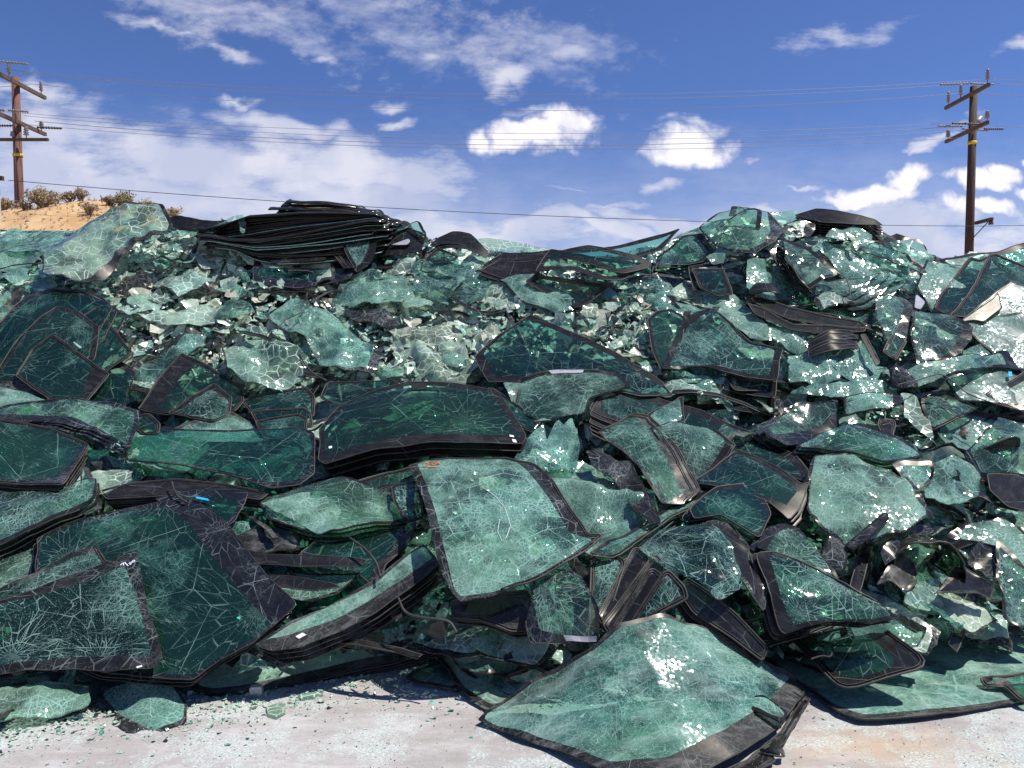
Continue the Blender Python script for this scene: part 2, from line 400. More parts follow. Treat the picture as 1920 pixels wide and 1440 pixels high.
def build_sheet(name, pts3, label=None, cat=None, group=None, mat='cracked', fmat='frit', b=None, bw=None, seal=0.0, r=0.018,
                bulge=0.0, crump=0.0, cs=3.0, jag=0.0, step=0.035, seed=0, thick=0.006, face=None, sealmat='rubber', flat_shade=None,
                open_edges=(), lip=0.012, wob=0.016):
    """one laminated sheet: pane, black border, rubber seal as children of an empty.
    b: border width (scalar) ; bw: {edge index: width}"""
    pts3 = [Vector(p) for p in pts3]; m = len(pts3)
    cen = sum(pts3, Vector()) / m
    nrm = Vector()
    for i in range(m):
        a, c = pts3[i] - cen, pts3[(i + 1) % m] - cen
        nrm += a.cross(c)
    if nrm.length < 1e-8: nrm = Vector((0, 0, 1))
    nrm.normalize()
    ws = [(b or 0.0)] * m
    if bw:
        for k, w in bw.items(): ws[k % m] = w
    view = (face if face is not None else (CAM - cen))
    if nrm.dot(view) < 0:
        nrm = -nrm; pts3 = pts3[::-1]; ws = [ws[m - 2 - i] for i in range(m)]
    # frame along longest diagonal
    A = np.array([tuple(p - cen) for p in pts3])
    C = A.T @ A; wv, vec = np.linalg.eigh(C); U = Vector(vec[:, 2]); U = (U - nrm * U.dot(nrm)).normalized()
    if U.x < 0: U = -U
    V = nrm.cross(U)
    uv0 = [np.array(((p - cen).dot(U), (p - cen).dot(V))) for p in pts3]
    h0 = np.array([(p - cen).dot(nrm) for p in pts3])
    U0 = np.array(uv0)
    ext = max(np.abs(U0[:, 0]).max(), 1e-3); exv = max(np.abs(U0[:, 1]).max(), 1e-3)
    size = min(ext, exv)
    outer = resample(round_poly(uv0, r), step)
    if jag > 0:
        ol = np.array(outer); c0 = ol.mean(axis=0); res = []
        for i, p in enumerate(ol):
            a = ol[i - 1]; c = ol[(i + 1) % len(ol)]; d = (c - a) / (np.linalg.norm(c - a) + 1e-9)
            q = np.array((-d[1], d[0]))
            k = mn.noise(Vector((p[0] * 14 + seed, p[1] * 14, seed))) + 0.8 * mn.noise(Vector((p[0] * 45, p[1] * 45 + seed, 2)))
            res.append(p + q * jag * k)
        outer = res
    if size > .1:       # nothing here is cut by a ruler: the edges waver a little
        ol = np.array(outer); res = []
        for i, p in enumerate(ol):
            d = ol[(i + 1) % len(ol)] - ol[i - 1]; d = d / (np.linalg.norm(d) + 1e-9)
            k = mn.noise(Vector((p[0] * 4.5 + seed * 3, p[1] * 4.5, seed))) * wob + mn.noise(Vector((p[0] * 16, p[1] * 16 + seed, 5))) * wob * .25
            res.append(p + np.array((-d[1], d[0])) * k)
        outer = res
    has_b = max(ws) > 0
    inner = None
    if has_b:
        wmax = 0.42 * size * 2
        ww = [min(max(w, 0.010), wmax) for w in ws]
        inner = resample(round_poly(inset_poly(uv0, ww), r * 1.1 + 0.01), step)
        inn = np.array(inner)
        keep = inside(outer, inn) & (edge_dist(outer, inn) > 0.004)
        inner = [p for p, k in zip(inner, keep) if k]
        if len(inner) < 4: inner = None
    loops = [outer] + ([inner] if inner else [])
    gs = step * (1.0 if crump > 0 else 1.5)
    lo, hi = np.array(outer).min(axis=0), np.array(outer).max(axis=0)
    gx = np.arange(lo[0] + gs / 2, hi[0], gs); gy = np.arange(lo[1] + gs / 2, hi[1], gs * 0.9)
    G = np.array([(x + (gs / 2 if j % 2 else 0), y) for j, y in enumerate(gy) for x in gx]) if len(gx) and len(gy) else np.zeros((0, 2))
    if len(G):
        rs = np.random.RandomState(int(seed * 13) % 9999)
        G = G + rs.uniform(-gs * 0.22, gs * 0.22, G.shape)
        ok = inside(outer, G)
        for L in loops: ok &= edge_dist(L, G) > gs * 0.42
        G = G[ok]
    pts = [Vector(p) for L in loops for p in L] + [Vector(p) for p in G]
    edges = []; base = 0
    for L in loops:
        k = len(L); edges += [(base + i, base + (i + 1) % k) for i in range(k)]; base += k
    vs, _, fs, orig, _, _ = delaunay_2d_cdt(pts, edges, [], 0, 1e-6, True)
    V2 = np.array([tuple(v) for v in vs])
    F3 = np.array([f[:3] for f in fs])
    cc = V2[F3].mean(axis=1)
    ino = inside(outer, cc)
    inb = ino & (~inside(inner, cc) if inner else np.zeros(len(cc), bool))
    inp = ino & ~inb
    sd = seed * 1.37 + 0.5
    if crump == 0 and mat in ('cracked', 'web', 'shattered', 'dusty', 'dusty_light') and size > .12:
        crump = .024 if 'dusty' not in mat else .009; cs = 1.7; flat_shade = False
        gs_ok = True
    cv = crump
    full_seal = mat in ('clean', 'teal', 'frit') or name == 'car_side_glass'
    # smooth curvature first (the sheet bends as a whole), then what is left at the corners
    qk = None; hr = h0
    if m >= 7:
        Q = np.stack([U0[:, 0] ** 2, U0[:, 0] * U0[:, 1], U0[:, 1] ** 2, U0[:, 0], U0[:, 1], np.ones(m)], 1)
        Q2 = np.vstack([Q, np.eye(6) * .06 * np.array([1, 1, 1, .1, .1, .1])]); qk = np.linalg.lstsq(Q2, np.concatenate([h0, np.zeros(6)]), rcond=None)[0]
        hr = (h0 - Q @ qk) * .55
    def height(q):
        u, v = float(q[0]), float(q[1])
        w = 1.0 / (((U0 - q) ** 2).sum(axis=1) + 1e-4) ** 1.1
        h = float((w * hr).sum() / w.sum())
        if qk is not None: h += qk[0] * u * u + qk[1] * u * v + qk[2] * v * v + qk[3] * u + qk[4] * v + qk[5]
        if bulge: h += bulge * (1 - (u / ext) ** 2)
        if cv > 0:
            h += cv * (ridge(u, v, cs, sd) - 0.6) + cv * 0.45 * (ridge(u, v, cs * 2.6, sd + 5) - 0.6) + cv * 0.15 * (ridge(u, v, cs * 6, sd + 9) - 0.6)
        return h
    def pos(q, dz=0.0): return U * float(q[0]) + V * float(q[1]) + nrm * (height(q) + dz)
    cache = {}
    def vpos(i):
        if i not in cache: cache[i] = pos(V2[i])
        return cache[i]
    root = empty(name, cen, label, cat, group)
    off = np.array((rng.uniform(-0.15, 0.15), rng.uniform(-0.1, 0.1))) if False else np.array((seed * 3.7 % 50, seed * 1.9 % 50))
    def part(nm, sel, mt, rim_loop=None, sm=True):
        used = {}; vv = []; uu = []; ff = []
        def idx(i):
            if i not in used:
                used[i] = len(vv); vv.append(vpos(i)); uu.append(V2[i] + off)
            return used[i]
        for t in F3[sel]: ff.append([idx(int(i)) for i in t])
        # make faces look along the normal
        if ff:
            a, bb, c = (vv[k] for k in ff[0])
        if rim_loop is not None:
            b0 = len(vv); k = len(rim_loop)
            for q in rim_loop: vv.append(pos(q)); uu.append(q + off)
            for q in rim_loop: vv.append(pos(q, -thick)); uu.append(q + off + 0.004)
            for i in range(k):
                j = (i + 1) % k; ff.append([b0 + i, b0 + k + i, b0 + k + j, b0 + j])
        if not ff: return None
        return mesh_obj(nm, vv, ff, M[mt], root, uvs=np.array(uu), smooth=sm)
    sm = not flat_shade
    pane = part('pane', inp, mat, None if (inner) else outer, sm)
    if inner: part('black_border', inb, fmat, outer, sm)
    if seal > 0:
        mb = MB(); seal *= .78
        lp = [pos(q) for q in outer]; K = len(lp)
        if full_seal: mb.tube(lp, seal, 6, closed=True)
        else:         # the rubber has torn off part of the edge
            r_ = random.Random(int(seed * 7)); a0 = r_.randrange(K); k = int(K * r_.uniform(.35, .7))
            mb.tube([lp[(a0 + i) % K] for i in range(k)], seal, 6)
        if seal > 0.0043:     # second inner lip of the profile
            lo2 = inset_poly([np.array(q) for q in outer], [lip] * len(outer)); lo2 = [pos(q, 0.003) for q in lo2]
            if full_seal: mb.tube(lo2, seal * 0.45, 5, closed=True)
            else: mb.tube([lo2[(a0 + i) % K] for i in range(k)], seal * .45, 5)
        mesh_obj('rubber_seal', mb.v, mb.f, M[sealmat], root, smooth=True)
    root['_'] = 0; del root['_']
    info = dict(root=root, pos=lambda q, dz=0.003: pos(np.array(q), dz), U=U, V=V, n=nrm, cen=cen, uv=uv0)
    return info

def uv_of(info, px, py):
    """sheet coordinates where the ray through (px, py) meets the sheet's mean plane"""
    d = FWD + RGT * ((px - 960) / F) + UPV * ((720 - py) / F)
    t = (info['cen'] - CAM).dot(info['n']) / d.dot(info['n'])
    w = CAM + d * t - info['cen']
    return np.array((w.dot(info['U']), w.dot(info['V'])))

def patch(info, name, quad, mat, dz=0.004, n=4, parent=None, label=None):
    if mat == 'snow': n = 12
    """a thin flat part lying on the sheet; quad = 4 photo pixels"""
    q = [uv_of(info, *p) for p in quad]
    vs = []; fs = []
    for lev in (dz + 0.0015, dz - 0.001):
        for j in range(n + 1):
            for i in range(n + 1):
                s, t = i / n, j / n
                p = (1 - t) * ((1 - s) * q[0] + s * q[1]) + t * ((1 - s) * q[3] + s * q[2])
                if mat == 'snow':
                    e_ = min(s, 1 - s, .18) / .18; e2 = min(t, 1 - t, .3) / .3
                    p = p + (1 - min(e_, e2)) * .02 * np.array((mn.noise(Vector((s * 9, t * 7, 1))), 1.2 * mn.noise(Vector((s * 12, t * 7, 4)))))
                    vs.append(info['pos'](p, lev + (.004 * abs(mn.noise(Vector((s * 14, t * 14, 2)))) if lev > dz else 0))); continue
                vs.append(info['pos'](p, lev))
    k = (n + 1) ** 2
    for j in range(n):
        for i in range(n):
            a = j * (n + 1) + i
            fs.append((a, a + 1, a + n + 2, a + n + 1)); fs.append((k + a, k + a + n + 1, k + a + n + 2, k + a + 1))
    ring = [i for i in range(n + 1)] + [j * (n + 1) + n for j in range(1, n + 1)] + [n * (n + 1) + i for i in range(n - 1, -1, -1)] + [j * (n + 1) for j in range(n - 1, 0, -1)]
    for i in range(len(ring)):
        a, b = ring[i], ring[(i + 1) % len(ring)]
        fs.append((a, k + a, k + b, b))
    o = mesh_obj(name, vs, fs, M[mat], parent or info['root'], smooth=False)
    if label: o['label'] = label
    return o

def strokes(info, name, lines, mat, r=0.002, parent=None, dz=0.004):
    mb = MB()
    for ln in lines:
        qs = [uv_of(info, *p) for p in ln]
        mb.tube([info['pos'](q, dz) for q in qs], r, 5)
    return mesh_obj(name, mb.v, mb.f, M[mat], parent or info['root'], smooth=False)

def surf(name, fn, nu, nv, label=None, cat=None, group=None, mat='cracked', fmat='frit', mu=(0, 0), mv=(0, 0), size=(1, 0.6), crump=0.0, cs=4.0,
         seed=0, seal=0.0, thick=0.006, sealmat='rubber', cen=None, smooth=True):
    """a bent sheet given as a function of (u, v) in 0..1; mu, mv: how much of each side is black border"""
    pts = [[Vector(fn(i / nu, j / nv)) for i in range(nu + 1)] for j in range(nv + 1)]
    c = cen or pts[nv // 2][nu // 2].copy()
    nr = [[None] * (nu + 1) for _ in range(nv + 1)]
    for j in range(nv + 1):
        for i in range(nu + 1):
            a = pts[j][min(i + 1, nu)] - pts[j][max(i - 1, 0)]; b = pts[min(j + 1, nv)][i] - pts[max(j - 1, 0)][i]
            w = a.cross(b); nr[j][i] = w.normalized() if w.length > 1e-9 else Vector((0, 0, 1))
    P2 = []
    for j in range(nv + 1):
        row = []
        for i in range(nu + 1):
            u, v = i / nu * size[0], j / nv * size[1]
            h = crump * (ridge(u, v, cs, seed + .3) - .6 + .5 * (ridge(u, v, cs * 2.5, seed + 4) - .6)) if crump else 0
            row.append(pts[j][i] + nr[j][i] * h - c)
        P2.append(row)
    root = empty(name, c, label, cat, group)
    off = np.array((seed * 3.1 % 40, seed * 1.7 % 40))
    def make(nm, test, mt):
        used = {}; vv = []; uu = []; ff = []
        def idx(i, j, low=False):
            k = (i, j, low)
            if k not in used:
                used[k] = len(vv); vv.append(P2[j][i] - (nr[j][i] * thick if low else Vector())); uu.append((i / nu * size[0] + off[0], j / nv * size[1] + off[1]))
            return used[k]
        for j in range(nv):
            for i in range(nu):
                if not test((i + .5) / nu, (j + .5) / nv): continue
                ff.append((idx(i, j), idx(i + 1, j), idx(i + 1, j + 1), idx(i, j + 1)))
                for (e, a, b) in ((j == 0, (i, j), (i + 1, j)), (j == nv - 1, (i + 1, j + 1), (i, j + 1)), (i == 0, (i, j + 1), (i, j)), (i == nu - 1, (i + 1, j), (i + 1, j + 1))):
                    if e: ff.append((idx(*a), idx(*a, True), idx(*b, True), idx(*b)))
        if ff: mesh_obj(nm, vv, ff, M[mt], root, uvs=np.array(uu), smooth=smooth)
    isb = lambda u, v: u < mu[0] or u > 1 - mu[1] or v < mv[0] or v > 1 - mv[1]
    make('pane', lambda u, v: not isb(u, v), mat)
    if max(mu + mv) > 0: make('black_border', isb, fmat)
    if seal:
        mb = MB()
        ring = [P2[0][i] for i in range(nu + 1)] + [P2[j][nu] for j in range(1, nv + 1)] + [P2[nv][i] for i in range(nu - 1, -1, -1)] + [P2[j][0] for j in range(nv - 1, 0, -1)]
        mb.tube(ring, seal, 6, closed=True)
        mesh_obj('rubber_seal', mb.v, mb.f, M[sealmat], root, smooth=True)
    return dict(root=root, cen=c)

HEROES = []    # (root, short phrase, px, py, radius px)
HPOLY = []     # (pixel polygon, mean depth)

LIFTK = 0.45
def hero(label, pts, lift=0.15, mat='cracked', fmat='frit', name='windshield', cat='windshield', short=None, stack=None, slabels=None, tilt=None, **kw):
    """a sheet laid on the heap: pts = photo pixels (px, py[, depth offset | 'g' on the ground | 'z0.3' at a height])"""
    w3 = []; px2 = []; ds = []
    for p in pts:
        x, y = p[0], p[1]; e = p[2] if len(p) > 2 else 0.0
        if e == 'g': d = d_at_z(x, y, 0.012 + lift)
        elif isinstance(e, str): d = d_at_z(x, y, float(e[1:]))
        else:
            d = D(x, y) - lift * LIFTK * float(np.interp(y, [1080, 1290], [1, .22])) - 0.05 + e
            d = min(d, d_at_z(x, y, 0.02))
        w3.append(P(x, y, d)); px2.append((x, y)); ds.append(d)
    if mat == 'cracked' and len(HEROES) % 4 == 0: mat = 'teal'
    kw.setdefault('seed', len(HEROES) + 1)
    if name == 'windshield' and not kw.get('bulge') and not any(len(p) > 2 for p in pts): kw['bulge'] = .045 * (1 if len(HEROES) % 3 else -1)
    info = build_sheet(name, w3, label, cat, mat=mat, fmat=fmat, **kw)
    cx = sum(p[0] for p in px2) / len(px2); cy = sum(p[1] for p in px2) / len(px2)
    HEROES.append((info['root'], short, cx, cy))
    HPOLY.append((np.array(px2, float), sum(ds) / len(ds)))
    if stack:
        n, dx, dy, dz, grp = stack
        info['root']['group'] = grp
        dm = sum(ds) / len(ds)
        for k in range(1, n + 1):
            c = copy_tree(info['root'])
            sh = RGT * (dx * k * dm / F) - UPV * (dy * k * dm / F) - FWD * (dz * k)
            c.location = info['cen'] + sh + Vector((rng.uniform(-.006, .006), rng.uniform(-.006, .006), rng.uniform(-.003, .003)))
            rot = Matrix.Rotation(math.radians(rng.uniform(-1.6, 1.6)), 3, info['n'])
            c.rotation_euler = rot.to_euler()
            c['label'] = slabels(k) if slabels else label
            info.setdefault('copies', []).append(c)
    return info

ORD = ['first', 'second', 'third', 'fourth', 'fifth', 'sixth', 'seventh', 'eighth', 'ninth', 'tenth', 'eleventh', 'twelfth', 'thirteenth', 'fourteenth',
       'fifteenth', 'sixteenth', 'seventeenth', 'eighteenth', 'nineteenth', 'twentieth']
# ------------------------------------------------------------------ sky, sun, camera
SUN_EL, SUN_AZ = math.radians(63), math.radians(91)       # high, to the right
SUND = Vector((math.sin(SUN_AZ) * math.cos(SUN_EL), math.cos(SUN_AZ) * math.cos(SUN_EL), math.sin(SUN_EL)))
sun = bpy.data.lights.new('sun', 'SUN'); sun.energy = 5.0; sun.angle = math.radians(0.53); sun.color = (1.0, 0.965, 0.91)
so = bpy.data.objects.new('sun', sun); COL.objects.link(so); so.rotation_euler = (-SUND).to_track_quat('-Z', 'Y').to_euler(); so.location = (0, 0, 20)
cam = bpy.data.cameras.new('camera'); co = bpy.data.objects.new('camera', cam); COL.objects.link(co)
co.location = CAM; co.rotation_euler = (math.pi / 2 - PITCH, 0, 0); cam.sensor_width = 36; cam.lens = 36 * F / 1920; cam.clip_end = 6000; cam.clip_start = 0.05
SC.camera = co
SC.view_settings.view_transform = 'Standard'; SC.view_settings.look = 'None'; SC.view_settings.gamma = 1; SC.view_settings.exposure = 0.22
SC.cycles.transparent_max_bounces = 20; SC.cycles.max_bounces = 8; SC.cycles.diffuse_bounces = 3; SC.cycles.glossy_bounces = 4; SC.cycles.transmission_bounces = 4
SC.cycles.caustics_reflective = False; SC.cycles.caustics_refractive = False

def make_world():
    w = bpy.data.worlds.new('World'); SC.world = w; w.use_nodes = True
    t = w.node_tree; t.nodes.clear()
    n = NT.__new__(NT); n.m = w; n.t = t
    out = t.nodes.new('ShaderNodeOutputWorld')
    sky = t.nodes.new('ShaderNodeTexSky'); sky.sky_type = 'NISHITA'; sky.sun_disc = False
    sky.sun_elevation = SUN_EL; sky.sun_rotation = SUN_AZ; sky.altitude = 900; sky.air_density = 1.0; sky.dust_density = 0.6; sky.ozone_density = 3.0
    d = t.nodes.new('ShaderNodeTexCoord').outputs['Generated']
    sep = t.nodes.new('ShaderNodeSeparateXYZ'); t.links.new(d, sep.inputs[0])
    yy = n.math('MAXIMUM', n.math('ABSOLUTE', sep.outputs[1]), 0.08)
    a = n.math('DIVIDE', sep.outputs[0], yy); b = n.math('DIVIDE', sep.outputs[2], yy)
    cb = t.nodes.new('ShaderNodeCombineXYZ'); n.put(cb, 0, a); n.put(cb, 1, b)
    p = cb.outputs[0]
    w1 = n.vmath('SCALE', n.vmath('SUBTRACT', n.noise(p, 9, 4, 0.6, color=True), (0.5, 0.5, 0.5)), scale=0.055)
    pw = n.vmath('ADD', p, w1)
    w2 = n.vmath('SCALE', n.vmath('SUBTRACT', n.noise(p, 3.5, 3, 0.6, color=True), (0.5, 0.5, 0.5)), scale=0.20)
    ps = n.vmath('ADD', p, w2)
    def blob(vec, px, py, rx, ry, rot=0.0, k=1.0):
        # rounded mass with centre and size given as slopes of direction
        q = n.vmath('SUBTRACT', vec, ((px - 960) / 1500, (645 - py) / 1500, 0))
        if rot:
            q = n.mapping(q, rot=(0, 0, -rot))
        q = n.vmath('MULTIPLY', q, (1500 / rx, 1500 / ry, 0))
        return n.math('MULTIPLY', n.math('SUBTRACT', 1.0, n.vmath('LENGTH', q)), k)
    def union(lst):
        r = lst[0]
        for x in lst[1:]: r = n.math('MAXIMUM', r, x)
        return r
    puffs = [(995, 262, 132, 36), (1050, 240, 66, 34), (960, 250, 50, 26), (905, 262, 40, 28), (1295, 290, 88, 32), (1280, 272, 60, 28), (1640, 365, 95, 26), (1700, 340, 60, 30), (1600, 377, 60, 16),
             (1830, 345, 80, 22), (1870, 330, 50, 18), (1830, 392, 110, 22), (1925, 355, 50, 18), (1910, 302, 16, 9)]
    soft = [(440, 114, 75, 22, -0.15), (440, 112, 45, 14), (728, 208, 50, 15), (745, 240, 40, 12), (1240, 348, 60, 20), (810, 125, 45, 22), (940, 158, 34, 36), (1400, 300, 40, 12), (1010, 215, 60, 14), (1500, 355, 60, 10), (1070, 352, 90, 9), (1140, 392, 140, 14), (1300, 243, 80, 16), (455, 205, 60, 12), (1735, 268, 120, 17, 0.42), (1720, 285, 70, 17, 0.5), (300, 60, 110, 16, -0.2), (620, 135, 26, 10),
            (1570, 88, 120, 30, 0.25), (80, 190, 190, 34, -0.18), (1900, 100, 60, 14, 0.3), (960, 140, 60, 30), (1060, 100, 60, 25)]
    bank = [(170, 385, 620, 140, -0.12), (60, 300, 300, 75), (420, 340, 420, 70, -0.12), (690, 325, 250, 45, -0.10), (760, 350, 180, 40), (560, 275, 150, 22, -0.15), (700, 440, 800, 50), (1100, 430, 520, 26), (1300, 395, 260, 22), (1750, 450, 420, 60), (1500, 440, 500, 40)]
    wisp = [(430, 55, 330, 60, -0.35), (470, 100, 210, 45, -0.38), (640, 20, 320, 60, -0.1), (780, 75, 340, 62, -0.25), (930, 110, 180, 55, -0.3), (560, 150, 110, 30, -0.3), (330, 30, 130, 28, -0.5), (1000, 100, 180, 40)]
    nz = n.noise(p, 26, 6, 0.6); nz2 = n.noise(p, 60, 4, 0.6)
    puff = n.math('ADD', union([blob(pw, *x) for x in puffs]), n.math('MULTIPLY', n.math('ADD', n.math('SUBTRACT', nz, 0.5), n.math('MULTIPLY', n.math('SUBTRACT', nz2, 0.5), 0.4)), 0.95))
    puff = n.math('MULTIPLY', n.ramp(puff, -0.14, 0.62, smooth=True), 0.98)
    st = n.mapping(p, rot=(0, 0, 0.22), scale=(1, 3.2, 1))
    ns = n.noise(st, 12, 6, 0.66)
    sf = n.math('ADD', union([blob(pw, *x) for x in soft]), n.math('MULTIPLY', n.math('SUBTRACT', ns, 0.5), 2.2))
    sf = n.math('MULTIPLY', n.ramp(sf, 0.0, 1.15, smooth=True), 0.80)
    bk = n.math('ADD', union([blob(ps, *x) for x in bank]), n.math('MULTIPLY', n.math('SUBTRACT', ns, 0.5), 1.5))
    bk = n.math('MULTIPLY', n.ramp(bk, -0.22, 0.75, smooth=True), 0.84)
    ac = n.noise(n.mapping(p, rot=(0, 0, 0.5), scale=(1, 1.7, 1)), 34, 5, 0.62)
    wp = n.math('ADD', n.math('MULTIPLY', union([blob(ps, *x) for x in wisp]), 0.9), n.math('MULTIPLY', n.math('SUBTRACT', ac, 0.5), 1.8))
    wp = n.math('MULTIPLY', n.math('MULTIPLY', n.ramp(wp, -0.05, 1.05, smooth=True), 0.55), n.ramp(ns, 0.30, 0.62, 0.35, 1))
    hz = n.math('MULTIPLY', n.ramp(n.math('ADD', b, n.math('MULTIPLY', n.math('SUBTRACT', ns, 0.5), 0.10)), 0.0, 0.30, 1, 0, smooth=True), 0.62)     # thin veil low over the horizon
    veil = n.math('MULTIPLY', n.ramp(n.math('ADD', union([blob(ps, 150, 430, 1100, 230, -0.1), blob(ps, 700, 380, 420, 90, -0.1)]), n.math('MULTIPLY', n.math('SUBTRACT', ns, 0.5), 0.5)), 0.0, 0.9, smooth=True), 0.72)
    bk = n.math('MAXIMUM', bk, veil)
    cov = n.math('MAXIMUM', n.math('MAXIMUM', puff, bk), n.math('MAXIMUM', sf, n.math('MAXIMUM', wp, hz)), clamp=True)
    # shaded bases: slightly lilac where the cloud is thick and low frequency noise is low
    shade = n.ramp(n.noise(p, 7, 4, 0.55), 0.40, 0.62)
    ccol = n.mix(shade, (5.5, 5.8, 7.2, 1), (7.6, 7.5, 8.2, 1))
    ccol = n.mix(n.math('MULTIPLY', n.ramp(puff, 0.25, 0.95), n.ramp(n.noise(p, 22, 4, 0.6), 0.36, 0.56, 0.55, 1)), ccol, (9.6, 9.2, 9.6, 1))
    sk = n.mix(1.0, (0, 0, 0, 1), sky.outputs[0])
    m = t.nodes.new('ShaderNodeMix'); m.data_type = 'RGBA'; m.blend_type = 'MULTIPLY'; n.put(m, 0, 1.0); n.put(m, 6, sky.outputs[0]); n.put(m, 7, SKYMUL)
    col = n.mix(cov, m.outputs[2], ccol)
    bg = t.nodes.new('ShaderNodeBackground'); bg.inputs[1].default_value = 0.10
    t.links.new(col, bg.inputs[0]); t.links.new(bg.outputs[0], out.inputs[0])
SKYMUL = (0.545, 0.65, 0.975, 1)
make_world()

# ------------------------------------------------------------------ ground
def ground_mat():
    n = NT('pale_worn_concrete')
    tc = n.n('ShaderNodeTexCoord').outputs['Object']
    n1 = n.noise(tc, 1.1, 5, 0.62); n2 = n.noise(n.mapping(tc, rot=(0, 0, 0.5), scale=(1, 3.5, 1)), 2.6, 6, 0.7); n3 = n.noise(tc, 45, 4, 0.7)
    c = n.mix(n.ramp(n1, 0.35, 0.68), c4(0.335, 0.31, 0.29), c4(0.415, 0.39, 0.37))
    c = n.mix(n.math('MULTIPLY', n.ramp(n2, 0.50, 0.66), 0.55), c, c4(0.52, 0.50, 0.485))
    c = n.mix(n.math('MULTIPLY', n.ramp(n2, 0.46, 0.33), 0.5), c, c4(0.27, 0.25, 0.233))
    # iron-sand stain right of the middle
    sep = n.vmath('LENGTH', n.vmath('MULTIPLY', n.vmath('SUBTRACT', tc, (1.45, 3.1, 0)), (1.0, 2.2, 0)))
    stn = n.math('MULTIPLY', n.ramp(n.math('ADD', sep, n.math('MULTIPLY', n.noise(tc, 5, 4, 0.6), 0.8)), 0.45, 0.95, 1, 0), 0.55)
    c = n.mix(stn, c, c4(0.52, 0.37, 0.22))
    c = n.mix(n.ramp(n3, 0.30, 0.42, 0.35, 0), c, c4(0.22, 0.21, 0.20))
    # pale green glass dust ground into the slab near the foot of the heap
    gd = n.noise(tc, 2.2, 6, 0.75)
    spk = n.ramp(n.noise(tc, 95, 3, 0.6), 0.46, 0.58)
    c = n.mix(n.math('MULTIPLY', n.ramp(gd, 0.47, 0.56), n.math('MULTIPLY', spk, 0.75)), c, c4(0.50, 0.62, 0.57))
    # sandy desert further out
    sy = n.n('ShaderNodeSeparateXYZ'); n.put(sy, 0, tc)
    c = n.mix(n.ramp(n.math('ADD', sy.outputs[1], n.math('MULTIPLY', n1, 4)), 14, 18), c, c4(0.46, 0.30, 0.16))
    pr = n.n('ShaderNodeBsdfPrincipled'); n.put(pr, 'Base Color', c); pr.inputs['Roughness'].default_value = 0.85; pr.inputs['Specular IOR Level'].default_value = 0.2
    b = n.n('ShaderNodeBump'); b.inputs['Strength'].default_value = 0.5; b.inputs['Distance'].default_value = 0.004
    n.put(b, 'Height', n.math('ADD', n3, n.math('MULTIPLY', n2, 1.5))); n.put(pr, 'Normal', b.outputs[0])
    return n.end(pr.outputs[0])
M['ground'] = ground_mat()
g = mesh_obj('concrete_ground', [(-3000, -20, 0), (3000, -20, 0), (3000, 5000, 0), (-3000, 5000, 0)], [(0, 1, 2, 3)], M['ground'], smooth=False)
tag(g, 'pale worn concrete yard dusted with crushed glass', kind='structure')

# ------------------------------------------------------------------ heap body
def mound_mat():
    n = NT('packed_broken_glass')
    tc = n.n('ShaderNodeTexCoord').outputs['Object']
    p = n.vmath('ADD', tc, n.vmath('SCALE', n.vmath('SUBTRACT', n.noise(tc, 6, 3, 0.6, '3D', True), (0.5, 0.5, 0.5)), scale=0.15))
    cell = n.voro(p, 16, 'F1', 'Color', '3D')
    s = n.n('ShaderNodeSeparateColor'); n.put(s, 0, cell)
    c = n.mix(n.ramp(s.outputs[0], 0.3, 0.7), c4(0.015, 0.03, 0.027), c4(0.13, 0.30, 0.23))
    c = n.mix(n.ramp(s.outputs[1], 0.80, 0.86), c, c4(0.55, 0.64, 0.52))
    e = n.voro(p, 16, 'DISTANCE_TO_EDGE', 'Distance', '3D')
    c = n.mix(n.ramp(e, 0.0, 0.12, 1, 0), c, c4(0.01, 0.012, 0.011))
    c = n.mix(n.ramp(n.noise(tc, 80, 2, 0.5, '3D'), 0.60, 0.66, 0, 0.8), c, c4(0.40, 0.55, 0.47))
    pr = n.n('ShaderNodeBsdfPrincipled'); n.put(pr, 'Base Color', c); pr.inputs['Roughness'].default_value = 0.35
    geo = n.n('ShaderNodeNewGeometry')
    n.put(pr, 'Normal', n.vmath('NORMALIZE', n.vmath('ADD', geo.outputs['Normal'], n.vmath('SCALE', n.vmath('SUBTRACT', cell, (0.5, 0.5, 0.5)), scale=0.7))))
    return n.end(pr.outputs[0])
M['mound'] = mound_mat()
def mound_point(px, t):
    """t 0..1 up the face, 1..2 over the top and down behind"""
    yb, ys = float(np.interp(px, BASE_X, BASE_Y)), float(np.interp(px, SKY_X, SKY_Y))
    if t <= 1:
        py = yb + (ys - yb) * t
        d = D(px, py) + 0.22
        w = P(px, py, d)
        if t < 0.06: w.z = max(-0.05, min(w.z, 0.02))
    else:
        top = P(px, ys, D(px, ys) + 0.22); s = t - 1
        w = top + Vector((0, 5.5 * s, 0)); w.z = top.z * (1 - s * s) - 0.05 + (0.12 * math.sin(s * 9 + px * 0.01) if s < .7 else 0)
    k = 0.10 * mn.noise(w * 2.3) + 0.05 * mn.noise(w * 7.0)
    return w + Vector((0, k, k * 0.6))
xs = [-900 + i * 22 for i in range(173)]
ts = [j / 64 for j in range(65)] + [1 + j / 12 for j in range(1, 13)]
vs = [mound_point(x, t) for t in ts for x in xs]
nx = len(xs)
fs = [(j * nx + i, j * nx + i + 1, (j + 1) * nx + i + 1, (j + 1) * nx + i) for j in range(len(ts) - 1) for i in range(nx - 1)]
mo = mesh_obj('glass_heap_terrain', vs, fs, M['mound'], smooth=False)
tag(mo, 'tall heap of packed broken green windshield glass', kind='stuff')

